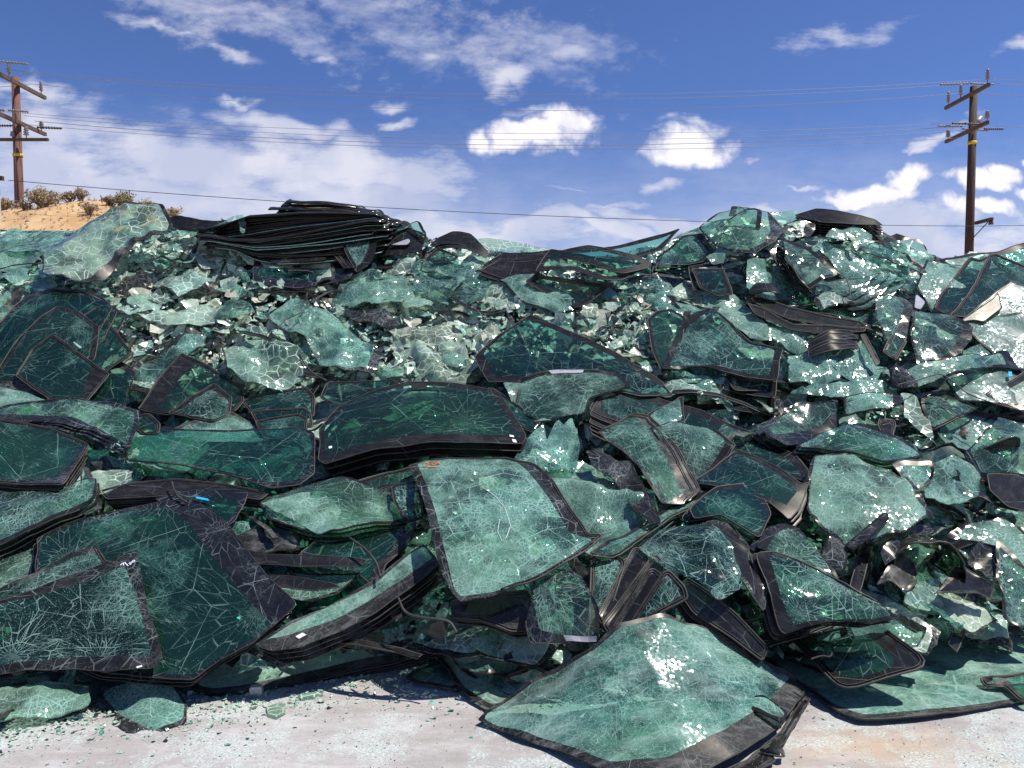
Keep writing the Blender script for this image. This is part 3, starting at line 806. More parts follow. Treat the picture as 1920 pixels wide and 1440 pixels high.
# ------------------------------------------------------------------ sand hill and shrubs
def sand_mat():
    n = NT('desert_sand')
    tc = n.n('ShaderNodeTexCoord').outputs['Object']
    c = n.mix(n.ramp(n.noise(tc, 0.6, 6, 0.7, '3D'), 0.38, 0.62), c4(0.46, 0.27, 0.12), c4(0.62, 0.42, 0.22))
    c = n.mix(n.ramp(n.noise(tc, 5, 5, 0.7, '3D'), 0.5, 0.7, 0, .6), c, c4(0.40, 0.25, 0.13))
    pr = n.n('ShaderNodeBsdfPrincipled'); n.put(pr, 'Base Color', c); pr.inputs['Roughness'].default_value = 0.95
    b = n.n('ShaderNodeBump'); b.inputs['Strength'].default_value = 0.6; b.inputs['Distance'].default_value = 0.08
    n.put(b, 'Height', n.noise(tc, 3, 6, 0.7, '3D')); n.put(pr, 'Normal', b.outputs[0])
    return n.end(pr.outputs[0])
M['sand'] = sand_mat()
HX = [-2600, -900, -300, 0, 60, 110, 190, 240, 300, 350, 420, 560, 800, 1100]
HYv = [560, 470, 412, 400, 399, 396, 387, 393, 408, 424, 450, 505, 580, 644]
HD = 30.0
def hill_top(px): return 1.6 + HD * (645 - float(np.interp(px, HX, HYv))) / F * 0.997
def hill_z(x, y):
    px = 960 + F * x / HD
    h = max(0.0, hill_top(px))
    s = (y - HD) / 9.0
    prof = math.exp(-s * s * (1.0 if s < 0 else 0.25))
    return h * prof + (0.20 * mn.noise(Vector((x * 0.5, y * 0.5, 0))) + 0.10 * (1 - 2.5 * abs(mn.noise(Vector((x * 0.9, y * 0.35, 4)))))) * prof - 0.06
hv = []; gx = [-60 + i * 0.4 for i in range(160)]; gy = [14 + j * 0.4 for j in range(130)]
for y in gy:
    for x in gx: hv.append((x, y, hill_z(x, y)))
k = len(gx)
hf = [(j * k + i, j * k + i + 1, (j + 1) * k + i + 1, (j + 1) * k + i) for j in range(len(gy) - 1) for i in range(k - 1)]
hl = mesh_obj('sand_hill', hv, hf, M['sand'])
tag(hl, 'low sandy desert hill behind the heap', kind='structure')

M['twig'] = plain_mat('dry_twig', (0.16, 0.11, 0.07), 0.9, col2=(0.30, 0.22, 0.15))
M['leaf_dry'] = plain_mat('dry_desert_leaf', (0.24, 0.19, 0.12), 0.9, col2=(0.42, 0.34, 0.23), scale=3)
M['leaf_green'] = plain_mat('creosote_leaf', (0.17, 0.17, 0.09), 0.8, col2=(0.32, 0.30, 0.18), scale=3)
def shrub(px, py, wpx, hpx, leaf, label, dens=1.0, d=HD - 1.0, seed=1):
    r = random.Random(seed)
    x = (px - 960) / F * d; y = d; z = hill_z(x, y)
    hm = hpx / F * d; wm = wpx / F * d
    root = empty('desert_shrub', (x, y, z), label, 'shrub', 'shrubs on the sand hill')
    tw = MB(); tips = []
    nb = int(16 * dens) + 6
    for i in range(nb):
        a = r.uniform(0, 6.283); sp = r.uniform(0.15, 1.0)
        end = Vector((math.cos(a) * sp * wm / 2, math.sin(a) * sp * wm / 2, hm * r.uniform(0.55, 1.0) * (1 - 0.35 * sp)))
        mid = end * 0.5 + Vector((r.uniform(-.1, .1), r.uniform(-.1, .1), hm * 0.12))
        tw.tube([(0, 0, -0.1), mid, end], [0.03, 0.018, 0.006], 4)
        tips += [mid, end]
        for q in range(4):
            e2 = mid.lerp(end, r.random()) + Vector((r.uniform(-1, 1), r.uniform(-1, 1), r.uniform(0, 1))) * hm * 0.28
            tw.tube([mid, e2], [0.010, 0.004], 3); tips.append(e2)
    mesh_obj('branches', tw.v, tw.f, M['twig'], root, smooth=False)
    lv = []; lf = []
    for q in range(int(1000 * dens)):
        t = r.choice(tips) + Vector((r.gauss(0, 1), r.gauss(0, 1), r.gauss(0, .8))) * hm * 0.10
        if t.z < 0.02: continue
        s = r.uniform(0.015, 0.05); a = Vector((r.gauss(0, 1), r.gauss(0, 1), r.gauss(0, 1))).normalized() * s; b2 = a.orthogonal().normalized() * s * 0.6
        b0 = len(lv); lv += [t - a, t + b2, t + a, t - b2]; lf.append((b0, b0 + 1, b0 + 2, b0 + 3))
    mesh_obj('foliage', lv, lf, leaf, root, smooth=False)
shrub(93, 400, 74, 32, M['leaf_green'], 'broad green-brown creosote shrub right of the reddish wooden pole', 1.6, seed=2)
shrub(90, 415, 62, 34, M['leaf_dry'], 'dry brown shrub low on the slope in front of the broad green one', 1.3, d=HD - 2.4, seed=3)
shrub(140, 397, 24, 20, M['leaf_dry'], 'small round dry shrub on the crest beside the broad creosote', 0.7, seed=4)
shrub(158, 397, 24, 22, M['leaf_dry'], 'small grey-brown shrub on the crest just before the bare sand', 0.6, seed=14)
shrub(213, 395, 32, 16, M['leaf_dry'], 'dry low shrub on top of the sand hill', 0.9, seed=5)
shrub(239, 397, 32, 34, M['leaf_green'], 'dark upright shrub at the highest point of the hill', 1.1, seed=6)
shrub(278, 415, 46, 32, M['leaf_dry'], 'brown bushy shrub on the falling slope of the hill', 1.3, d=HD - 1.8, seed=7)
shrub(330, 425, 36, 24, M['leaf_dry'], 'thin pale shrub at the foot of the hill beside the black sheets', 0.5, seed=8)
shrub(18, 404, 36, 24, M['leaf_dry'], 'dry grey shrub between the two wooden poles', 0.9, seed=9)
shrub(55, 420, 26, 16, M['leaf_dry'], 'little dry shrub at the base of the reddish pole', 0.5, d=HD - 2.5, seed=10)
shrub(175, 420, 50, 20, M['leaf_dry'], 'sparse twiggy shrub in the middle of the sand slope', 0.35, d=HD - 3, seed=11)

# dry grass tufts and stones on the slope
def hill_litter():
    r = random.Random(77); V_ = []; F_ = []; MI = []
    for q in range(900):
        px = r.uniform(-60, 360); y = HD - r.uniform(-1, 7) ; x = (px - 960) / F * HD + r.uniform(-.5, .5); z = hill_z(x, y)
        if r.random() < .45:
            for k in range(7):
                b0 = len(V_); a = r.uniform(0, 6.28); h = r.uniform(.05, .22); c = Vector((x, y, z - .02)); e = Vector((math.cos(a) * h * .6, math.sin(a) * h * .6, h)); w_ = Vector((-math.sin(a), math.cos(a), 0)) * .008
                V_.extend([c - w_, c + w_, c + e]); F_.append((b0, b0 + 1, b0 + 2)); MI.append(0)
        else:
            s_ = r.uniform(.02, .08); b0 = len(V_); c = Vector((x, y, z))
            for d_ in ((1,0,0),(0,1,0),(-1,0,0),(0,-1,0),(0,0,.8)): V_.append(c + Vector(d_) * s_ * r.uniform(.6, 1.2))
            for k in range(4): F_.append((b0 + k, b0 + (k + 1) % 4, b0 + 4)); MI.append(1)
    M['stone'] = plain_mat('desert_stone', (0.20, 0.15, 0.11), 0.9, col2=(0.42, 0.34, 0.26), scale=2)
    o = mesh_obj('dry_grass', V_, F_, None, smooth=False, mats=[M['leaf_dry'], M['stone']], midx=MI)
    tag(o, 'dry grass tufts and stones on the sand slope', kind='stuff')
hill_litter()
# ------------------------------------------------------------------ utility poles
def pole_mat(name, a, b):
    n = NT(name)
    tc = n.n('ShaderNodeTexCoord').outputs['Object']
    v = n.noise(n.mapping(tc, scale=(9, 9, 0.7)), 3, 5, 0.7, '3D')
    c = n.mix(n.ramp(v, 0.35, 0.65), c4(*a), c4(*b))
    c = n.mix(n.ramp(n.noise(tc, 1.3, 3, 0.6, '3D'), 0.58, 0.66, 0, .7), c, c4(0.02, 0.015, 0.012))
    pr = n.n('ShaderNodeBsdfPrincipled'); n.put(pr, 'Base Color', c); pr.inputs['Roughness'].default_value = 0.85
    return n.end(pr.outputs[0])
M['pole_red'] = pole_mat('reddish_pole_wood', (0.11, 0.050, 0.034), (0.20, 0.095, 0.066))
M['pole_shaded'] = pole_mat('shaded_pole_wood', (0.035, 0.020, 0.016), (0.085, 0.048, 0.036))  # unlit side of the right pole put into a darker wood colour
M['pole_grey'] = pole_mat('grey_pole_wood', (0.28, 0.25, 0.22), (0.42, 0.38, 0.34))
M['arm'] = pole_mat('crossarm_wood', (0.06, 0.04, 0.035), (0.14, 0.10, 0.085))
M['insul'] = plain_mat('grey_insulator', (0.16, 0.15, 0.16), 0.4, col2=(0.30, 0.29, 0.30), spec=0.5)
M['insul_dark'] = plain_mat('dark_insulator', (0.05, 0.045, 0.05), 0.35, var=0.3, spec=0.5)
M['wire'] = plain_mat('bare_aluminium_wire', (0.22, 0.22, 0.24), 0.5, var=0.1)
M['cable'] = plain_mat('black_sheathed_cable', (0.03, 0.03, 0.035), 0.6, var=0.2)
M['band'] = plain_mat('yellow_pole_band', (0.60, 0.42, 0.04), 0.6, var=0.1)

def string(mb, a, b, r=0.055, n=9):
    """disc insulator string between two points"""
    a, b = Vector(a), Vector(b); ln = (b - a)
    pts = []; rs = []
    for i in range(n * 3 + 1):
        pts.append(a + ln * (i / (n * 3))); rs.append(r if i % 3 == 1 else r * 0.45)
    mb.tube(pts, rs, 7)
def pin(mb, c, h=0.42, r=0.085):
    c = Vector(c)
    mb.tube([c, c + Vector((0, 0, h * .3))], 0.02, 5)
    z = [.25, .3, .42, .5, .62, .7, .82, .9, 1.0]; rr = [.4, 1, .5, .95, .5, .85, .5, .7, .3]
    mb.tube([c + Vector((0, 0, h * q)) for q in z], [r * q for q in rr], 8)

PD = 31.5
def wx(px, d): return (px - 960) / F * d
def wz(py, d): return P(960, py, d).z
def pole(name_label, px, py_top, d, mat, rb, rt, arms, low=None, lean=0.0):
    x = wx(px, d); base = P(px, 470, d); x = base.x; y = base.y
    top = P(px, py_top, d); zt = top.z
    root = empty('utility_pole', (x, y, 0), name_label, 'utility pole', 'wooden utility poles')
    root['group'] = 'wooden utility poles'
    sh = MB(); sh.tube([(0, 0, -0.5), (0, 0, zt * .5), (0, 0, zt)], [rb, (rb + rt) / 2, rt], 14)
    mesh_obj('shaft', sh.v, sh.f, mat, root)
    return root, x, y, zt
# right pole
rp, rx, ry, rzt = pole('dark wooden pole with slanted crossarms and a yellow band, rising behind the striped windows', 1817, 167, PD, M['pole_shaded'], 0.185, 0.135, None)
def Z(py, d=PD): return wz(py, d)
def arm(root, z, half, off=0.0, dirv=(0, 1, 0), w=0.11, h=0.13, shift=0.16, ang=0.0):
    mb = MB(); dv = Vector(dirv).normalized(); side = Vector((dv.y, -dv.x, 0))
    rot = Matrix.Rotation(math.atan2(dv.y, dv.x), 3, 'Z') @ Matrix.Rotation(-ang, 3, 'Y')
    mb.box(Vector((0, 0, z)) + dv * off - side * shift, (half * 2, w, h), rot)
    o = mesh_obj('crossarm', mb.v, mb.f, M['arm'], root, smooth=False)
    return o
def insul(root, builder, mat='insul', name='insulator'):
    mb = MB(); builder(mb); return mesh_obj(name, mb.v, mb.f, M[mat], root, smooth=True)
zu = Z(184); arm(rp, zu, 1.5, 0.15, shift=0.2)
xo = 0.2
insul(rp, lambda m: pin(m, (xo * -1, -1.25, zu + .06), .55)); insul(rp, lambda m: pin(m, (xo * -1, 1.45, zu + .06), .55))
insul(rp, lambda m: pin(m, (xo * -1, 0.55, zu + .06), .55))
insul(rp, lambda m: string(m, (-1.0, .6, zu + .62), (0.15, .6, zu + .66))); insul(rp, lambda m: string(m, (0.2, .6, zu + .66), (1.15, .6, zu + .62)))
zl = Z(250); arm(rp, zl, 1.45, 0.1, shift=0.2)
insul(rp, lambda m: string(m, (-1.1, .5, zl + .35), (-.1, .5, zl + .35)), 'insul'); insul(rp, lambda m: string(m, (.1, .9, zl + .35), (1.15, .9, zl + .28)), 'insul')
insul(rp, lambda m: string(m, (-1.35, -1.0, zl + .05), (-.3, -1.0, zl + .02)), 'insul_dark'); insul(rp, lambda m: string(m, (.1, -.6, zl - .05), (.85, -.6, zl - .05)), 'insul_dark')
insul(rp, lambda m: pin(m, (-.2, -1.3, zl + .06), .38, .11)); insul(rp, lambda m: pin(m, (-.2, 1.4, zl + .06), .38, .11))
insul(rp, lambda m: m.tube([(0.2, .3, zl + .28), (.5, .3, zl + .62)], [.16, .12], 10), 'insul', 'switch_housing')
bd = MB(); bd.tube([(0, 0, Z(274)), (0, 0, Z(268))], .172, 16); mesh_obj('yellow_band', bd.v, bd.f, M['band'], rp)
lz = Z(421); mb = MB(); mb.box((0.36, -.3, lz + .08), (.12, 1.1, .12)); mesh_obj('standoff_bracket', mb.v, mb.f, M['arm'], rp, smooth=False)
mb = MB(); mb.tube([(0.36, -.6, lz), (0.1, -.05, lz - .55)], .02, 5); mesh_obj('bracket_brace', mb.v, mb.f, M['arm'], rp)
insul(rp, lambda m: m.tube([(.38, -.75, lz - .12), (.38, -.75, lz + .02)], [.10, .07], 8), 'insul_dark')
# left pole
LD = 29.5
lp, lx, ly, lzt = pole('reddish wooden pole with three crossarms and grey insulator strings beside the sand hill', 39, 150, LD, M['pole_red'], 0.19, 0.135, None)
def ZL(py): return wz(py, LD)
zu = ZL(165); arm(lp, zu, 1.5, 0.0, shift=-0.2)
insul(lp, lambda m: pin(m, (.2, 1.25, zu + .06), .5)); insul(lp, lambda m: pin(m, (.2, -.7, zu + .06), .55))
insul(lp, lambda m: string(m, (-1.2, -.7, zu + .68), (-.2, -.7, zu + .62))); insul(lp, lambda m: string(m, (-.15, -.7, zu + .62), (.9, -.7, zu + .52)))
z2 = ZL(236); arm(lp, z2, 1.45, 0.0, shift=-0.2)
insul(lp, lambda m: string(m, (-1.1, -.5, z2 + .33), (-.1, -.5, z2 + .36))); insul(lp, lambda m: string(m, (0.0, -.5, z2 + .36), (.75, -.5, z2 + .30)))
insul(lp, lambda m: string(m, (-1.0, .4, z2 + .05), (-.15, .4, z2 + .05)), 'insul_dark'); insul(lp, lambda m: string(m, (.2, .9, z2 + .12), (1.15, .9, z2 + .08)), 'insul_dark')
insul(lp, lambda m: pin(m, (.2, 1.2, z2 + .06), .38, .11))
insul(lp, lambda m: m.tube([(-.45, -.7, z2 + .3), (-.45, -.7, z2 + .66)], [.17, .12], 10), 'insul', 'switch_housing')
z3 = ZL(267); arm(lp, z3, 1.25, 0.0, (1, 0, 0), .10, .10, shift=-0.2)
insul(lp, lambda m: pin(m, (.45, -.2, z3 + .05), .42, .11))
insul(lp, lambda m: pin(m, (-.05, -.2, z3 + .05), .25, .1))
bd = MB(); bd.tube([(0, 0, ZL(296)), (0, 0, ZL(290.5))], .172, 16); mesh_obj('yellow_band', bd.v, bd.f, M['band'], lp)
# pole cut by the left edge
gp = empty('utility_pole', (P(-6, 470, 26).x, P(-6, 470, 26).y, 0), 'weathered grey pole cut by the edge of the photo, one short crossarm', 'utility pole', 'wooden utility poles')
mb = MB(); mb.tube([(0, 0, -.5), (0, 0, wz(336, 26) + .25)], [.17, .15], 12); mesh_obj('shaft', mb.v, mb.f, M['pole_grey'], gp)
mb = MB(); mb.box((-.12, -.2, wz(338, 26)), (1.05, .12, .13)); mesh_obj('crossarm', mb.v, mb.f, M['arm'], gp, smooth=False)
mb = MB(); mb.tube([(-.2, -.2, wz(333, 26)), (-.05, -.2, wz(328, 26) + .4)], .015, 5); mesh_obj('insulator', mb.v, mb.f, M['insul'], gp)

# wires: parabolas through three sighted points
def wire(pa, pm, pb, d0, d1, label, r=0.0085, mat='wire', ext=(-300, 2300)):
    A = np.array([[p[0] ** 2, p[0], 1] for p in (pa, pm, pb)], float); co_ = np.linalg.solve(A, np.array([pa[1], pm[1], pb[1]], float))
    mb = MB(); pts = []
    for i in range(61):
        px = pa[0] + (pb[0] - pa[0]) * i / 60
        py = co_ @ np.array((px * px, px, 1)); t = (px - pa[0]) / (pb[0] - pa[0])
        # straight in plan between the poles
        xa, ya = wx(pa[0], d0), d0; xb, yb = wx(pb[0], d1), d1
        s = (px - 960) / F
        u = (s * ya - xa) / ((xb - xa) - s * (yb - ya)); d = ya + (yb - ya) * u
        pts.append(P(px, py, d))
    mb.tube(pts, r, 4)
    o = mesh_obj('overhead_wire', mb.v, mb.f, M[mat])
    return tag(o, label, 'wire', 'overhead wires between the poles', 'thing')
wire((-200, 110), (960, 177), (1858, 148), 28, 33, 'topmost bare wire, reaching the highest insulator of the dark pole')
wire((42, 138), (960, 186), (1811, 157), 29, 32, 'second bare wire from the top, ending on the horizontal insulator strings')
wire((54, 157), (960, 207), (1812, 174), 30.5, 30.5, 'third bare wire from the top, lowest of the upper set of wires')
wire((-200, 192), (960, 250), (1854, 227), 28, 33, 'thin wire highest of the lower set, crossing the white puffy cloud')
wire((45, 217), (960, 262), (1812, 236), 29, 32, 'second wire of the lower set, crossing the middle of the puffy cloud')
wire((65, 227), (960, 272), (1797, 245), 30.5, 31.5, 'third wire of the lower set, ending on the dark insulator string', 0.012)
wire((54, 234), (960, 280), (1806, 258), 30.8, 30.5, 'lowest and faintest wire of the lower set under the puffy cloud', 0.009)
wire((16, 338), (693, 388), (1838, 424), 26, 31, 'long dark sagging cable running low from the grey pole over the heap', 0.013, 'cable')
wire((1858, 148), (1890, 149.5), (2300, 172), 33, 36, 'bare wire leaving the top insulator of the dark pole to the edge')
wire((1870, 157), (1900, 158.5), (2300, 182), 32, 35, 'bare wire leaving the horizontal insulator string of the dark pole')
wire((1836, 174), (1900, 179), (2300, 205), 30.5, 34, 'bare wire leaving the dark pole below its top crossarm')
wire((1868, 236), (1910, 238), (2300, 262), 32, 35, 'thin wire leaving the lower insulator strings of the dark pole', 0.010)
wire((1838, 424), (1900, 423), (2300, 431), 31, 34, 'dark low cable continuing past the dark pole', 0.013, 'cable')
wire((-200, 150), (0, 163), (54, 158), 30.5, 30.5, 'short bare wire passing behind the top of the reddish pole', 0.010)
# ------------------------------------------------------------------ the sheets one can tell apart, back of the heap first
S = 'rubber'
def H(*a, **k): return hero(*a, **k)
GL = dict(name='glass_sheet', cat='glass sheet')
SW = dict(name='car_side_glass', cat='car window')

# ---- crest, left
H('big rounded hump of pale crazed glass with a black rim curling at its foot', [(100,545),(122,490),(150,452),(190,430),(240,416),(300,407),(326,420),(342,452),(330,474),(277,487),(240,520),(205,545),(175,553)],
  lift=.30, mat='crazed', fmat='frit_dusty', bw={6:.03,7:.03,8:.06,9:.07,10:.06,11:.05}, crump=.05, cs=2.2, bulge=.2, short='the pale crazed hump', **GL)
H('thin grey-green sheet hanging down behind the pale hump', [(55,540),(85,470),(140,432),(205,418),(160,450),(110,500),(95,560)], lift=.12, mat='shattered', crump=.05, jag=.02, **GL)
H('ragged light green sheet at the far end of the heap under the reddish pole', [(-60,520),(-20,450),(30,428),(60,440),(75,480),(40,525)], lift=.1, mat='shattered', crump=.06, jag=.02, **GL)
H('crumpled green sheet between the pole foot and the pale hump', [(60,432),(120,440),(160,448),(110,500),(70,490)], lift=.08, mat='shattered', crump=.06, jag=.02, **GL)
H('black sheet with a curled green end lying on the crest beside the sand', [(203,408),(215,403),(262,402),(275,413),(262,424),(208,422)], lift=.1, mat='frit', fmat='frit', b=.02, crump=.01, **GL)
H('small green window with a black edge leaning under the hump', [(275,492),(305,478),(333,494),(303,512)], lift=.34, mat='clean', b=.02, seal=.005, short='the little window under the hump', **SW)
H('dark curled sheet in the hollow below the pale hump', [(215,548),(238,505),(262,500),(285,525),(272,548),(240,560)], lift=.2, mat='frit_cracked', fmat='frit_dusty', b=.02, crump=.05, **GL)

# ---- black bundle on the crest
def bundle(n, top, bot, dep0, depth, labelf, group, seed=0, mat='frit', width=1.6):
    r = random.Random(seed); out = []
    for k in range(n):
        t = k / max(1, n - 1)                                     # 0 = lowest
        lo = [(b[0] + (a[0] - b[0]) * t, b[1] + (a[1] - b[1]) * t) for a, b in zip(top, bot)]
        xs_ = [p[0] for p in lo]; ys_ = [p[1] for p in lo]
        x0, x1 = min(xs_) + r.uniform(-22, 14), max(xs_) + r.uniform(-30, 16)
        dj = r.uniform(-.06, .06); dyj = r.uniform(-1.4, 1.4); em = 'edge' if r.random() < .05 else 'rubber_dark'; th_ = r.choice([.0028, .0035, .0045])
        def fn(u, v, xs_=xs_, ys_=ys_, x0=x0, x1=x1, dj=dj, k=k, dyj=dyj):
            px = x0 + (x1 - x0) * u
            py = float(np.interp(px, xs_, ys_)) + dyj + 1.5 * mn.noise(Vector((u * 4, k * 3.3, 1)))
            d = dep0 + dj + 0.10 * math.sin(u * math.pi) * -1
            w = P(px, py, d)
            # the front lip turns down a little, the sheet runs back nearly level
            back = Vector((0, depth * v, 0.0)); z = -0.016 * max(0, 1 - v * 9) + 0.05 * math.sin(v * 2.2)
            return w + back + Vector((0, 0, z + .004 * math.sin(u * 9 + k)))
        o = surf('windshield', fn, 26, 9, labelf(k, n), 'windshield', group, mat='teal' if k == n - 1 else 'frit', fmat=mat, mu=(.06, .06), mv=(.22, .2), size=(width, depth), seed=seed + k, seal=th_, sealmat=em)
        out.append(o)
    return out
def bl(where):
    return lambda k, n: (f'top windshield of {where}' if k == n - 1 else f'bottom windshield of {where}' if k == 0 else f'{ORD[k]} windshield from the bottom of {where}')
bundle(15, [(385,428),(420,418),(462,403),(560,397),(650,398),(705,399),(735,410)], [(385,442),(430,448),(480,447),(560,432),(640,417),(700,408),(742,420)], 6.75, .75, bl('the upper black bundle on the crest'), 'windshields of the upper black bundle', 1)
bundle(20, [(384,441),(430,449),(480,449),(560,436),(640,421),(690,412),(722,414)], [(408,462),(440,466),(480,484),(520,492),(600,490),(660,484),(712,470)], 6.55, .75, bl('the lower black bundle on the crest'), 'windshields of the lower black bundle', 31)
bundle(4, [(528,376),(545,375),(600,377),(650,382),(694,389)], [(522,398),(545,396),(600,397),(650,398),(690,400)], 6.9, .5, bl('the short pile crowning the black bundle'), 'windshields crowning the black bundle', 61)
H('black upturned flap sticking up at the end of the crowning pile', [(520,398),(530,382),(544,372),(550,376),(538,392),(530,400)], lift=.35, mat='frit', b=.01, **GL)
H('torn strip of green film hanging over the black bundle', [(440,405),(455,400),(462,420),(457,438),(451,436),(448,418)], lift=.62, mat='shattered', crump=.02, jag=.01, **GL)
H('long green sliver lying against the end of the black bundle', [(384,436),(425,412),(440,404),(432,416),(398,438)], lift=.5, mat='cracked', **GL)
H('black sheets running from the sand hill into the bundle', [(285,410),(330,405),(400,414),(425,412),(390,436),(340,430)], lift=.22, mat='frit', fmat='frit', b=.02, crump=.02, **GL)
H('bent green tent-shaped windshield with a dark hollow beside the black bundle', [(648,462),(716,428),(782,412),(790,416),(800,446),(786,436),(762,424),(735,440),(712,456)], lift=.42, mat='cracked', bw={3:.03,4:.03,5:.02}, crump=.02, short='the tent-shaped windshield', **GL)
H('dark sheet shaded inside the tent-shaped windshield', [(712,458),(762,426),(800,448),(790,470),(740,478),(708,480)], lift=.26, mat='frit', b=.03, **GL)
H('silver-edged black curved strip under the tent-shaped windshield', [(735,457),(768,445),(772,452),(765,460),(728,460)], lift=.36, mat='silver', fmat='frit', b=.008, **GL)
H('green cracked half windshield with a black hooked border below the tent', [(638,455),(690,440),(702,447),(708,468),(703,483),(690,500),(668,512),(655,490)], lift=.46, mat='web', bw={2:.05,3:.06,4:.06,5:.05,6:.03}, b=.015, seal=.004, short='the hooked half windshield')
for k in range(3):
    H(f'{ORD[k]} black glazing strip of three standing beside the hooked half windshield', [(612+k*11,460+k*3),(623+k*11,462+k*3),(655+k*8,500),(645+k*8,503)], lift=.50+.01*k, mat='frit', b=.01, seal=.004, group='black strips by the half windshield', name='glazing_strip', cat='glass strip')
H('flat blue-black windshield strip lying under the black bundle', [(475,500),(560,494),(668,501),(655,521),(560,531),(476,527)], lift=.42, mat='teal', fmat='blue', bw={2:.1,3:.10,4:.09}, b=.01, seal=.004, short='the blue-black strip')
H('long thin black batten wedged under the black bundle', [(508,488),(610,482),(612,488),(508,494)], lift=.50, mat='frit', b=.008, name='glazing_strip', cat='glass strip')
# ---- crest, middle
H('dark rounded roof glass arching over the dip in the crest', [(805,462),(820,450),(848,443),(882,448),(908,466),(900,474),(868,466),(830,462)], lift=.20, mat='frit', fmat='frit', b=.02, bulge=.05, seal=.004, stack=(3,4,4,.02,'dark rounded roof glasses on the crest'), slabels=lambda k: f'{ORD[k]} dark rounded roof glass lying below the arching one', **SW)
H('pale green sheet sloping along the crest towards the dip', [(885,446),(930,448),(990,458),(1035,468),(1010,473),(920,470)], lift=.12, mat='pale', crump=.01, **GL)
H('small black-framed corner window under the rounded roof glass', [(797,484),(820,466),(862,481),(855,488),(815,494)], lift=.26, mat='clean', b=.02, seal=.004, **SW)
H('black-edged windshield topmost of the sagging dark bundle in the dip', [(905,496),(945,471),(1032,468),(1010,500),(960,508)], lift=.2, mat='frit', fmat='frit', b=.03, seal=.005, bulge=-.02, stack=(4,-2,5,.02,'windshields sagging in the dip'), slabels=lambda k: f'{ORD[k]} layer under the top of the sagging dark bundle in the dip')
H('wide dark green windshield stretched along the crest right of the dip', [(1033,470),(1087,464),(1160,452),(1240,436),(1275,428),(1240,462),(1185,478),(1090,480)], lift=.16, mat='teal', fmat='frit', b=.04, seal=.005, short='the long crest windshield')
H('large clear windshield topmost of three overlapping ones in the middle of the crest', [(1036,474),(1100,468),(1220,492),(1212,504),(1170,520),(1150,518),(1085,494),(1028,486)], lift=.52, mat='clean', b=.05, seal=.005, crump=0, short='the three overlapping crest windshields')
H('middle windshield of the three overlapping ones in the middle of the crest', [(1012,495),(1032,474),(1120,492),(1220,498),(1165,532),(1130,532),(1075,514),(1003,514)], lift=.44, mat='clean', b=.045, seal=.005)
H('lowest windshield of the three overlapping ones, its corner pointing down', [(986,528),(1006,510),(1076,516),(1150,532),(1120,552),(1086,570),(1060,560),(1030,544)], lift=.36, mat='clean', b=.05, seal=.005)
H('crumpled bright green sheet with black strip in the hollow left of the three crest windshields', [(930,517),(1000,512),(1060,545),(1095,568),(1050,590),(985,568)], lift=.22, mat='shattered', crump=.03, bw={0:.02}, **GL)
H('broad cracked light green sheet below the rounded roof glass', [(775,492),(850,484),(905,497),(925,522),(905,560),(840,570),(775,548)], lift=.22, mat='cracked', crump=.03, jag=.01, short='the broad light green sheet', **GL)
H('round-backed light green sheet left of the broad one', [(625,560),(650,530),(700,515),(760,528),(790,560),(730,575),(660,580)], lift=.22, mat='shattered', crump=.05, bulge=.06, jag=.01, short='the round-backed green sheet', **GL)
H('dark sickle-shaped border fragment on the round-backed green sheet', [(708,524),(735,520),(760,536),(754,538),(728,531)], lift=.32, mat='frit_dusty', b=.01, **GL)
H('black slab of cracked border buried in pale crushed glass', [(648,590),(690,566),(740,590),(752,608),(730,622),(700,604),(665,600)], lift=.24, mat='frit_cracked', crump=.03, jag=.008, short='the buried black slab', **GL)

# ---- crest, right hump
H('black peaked flap with teal lining at the top of the hump', [(1366,405),(1372,386),(1392,388),(1402,397),(1388,404)], lift=.36, mat='teal', fmat='frit', bw={0:.05}, b=.01, **GL)
H('large green windshield draped over the hump, black border swelling at its lower corner', [(1308,432),(1345,408),(1395,396),(1440,398),(1463,418),(1466,440),(1452,462),(1415,482),(1372,478),(1342,464),(1322,446)], lift=.42, mat='cracked', fmat='frit_cracked', bw={4:.10,5:.08,6:.05,7:.03}, b=.01, bulge=.06, crump=.015, seal=.004, short='the draped hump windshield')
H('narrow dark-edged windshield lying across the draped hump windshield', [(1345,430),(1400,394),(1428,394),(1424,436),(1396,438),(1380,432)], lift=.52, mat='cracked', fmat='frit', bw={1:.03,2:.04,4:.05}, b=.012, seal=.004)
H('black drooping hem under the draped hump windshield', [(1362,478),(1412,484),(1398,488),(1368,490)], lift=.40, mat='frit_dusty', b=.02, crump=.01, **GL)
H('dark flat windshield topmost of the fanned pile on the right crest', [(1490,404),(1528,393),(1580,400),(1640,413),(1658,424),(1600,424),(1540,420)], lift=.42, mat='frit', fmat='frit', b=.03, seal=.004, bulge=.02, stack=(6,2,4,-.02,'windshields fanned on the right crest'), slabels=lambda k: f'{ORD[k]} layer down in the dark fanned pile on the right crest', short='the fanned pile on the right crest')
H('green glass visible between the fanned pile and the draped windshield', [(1440,398),(1490,394),(1520,398),(1500,414),(1462,422)], lift=.22, mat='shattered', crump=.02, **GL)
H('white-crazed lump hanging under the fanned pile', [(1468,420),(1500,410),(1530,416),(1525,430),(1515,438),(1490,428)], lift=.50, mat='pale', fmat='frit_cracked', bw={2:.08}, crump=.03, jag=.01, **GL)
H('light green folded sheet drooping from the right crest', [(1548,440),(1575,424),(1603,418),(1640,437),(1632,452),(1612,466),(1600,448),(1560,450)], lift=.48, mat='shattered', crump=.05, jag=.01, short='the drooping folded sheet', **GL)
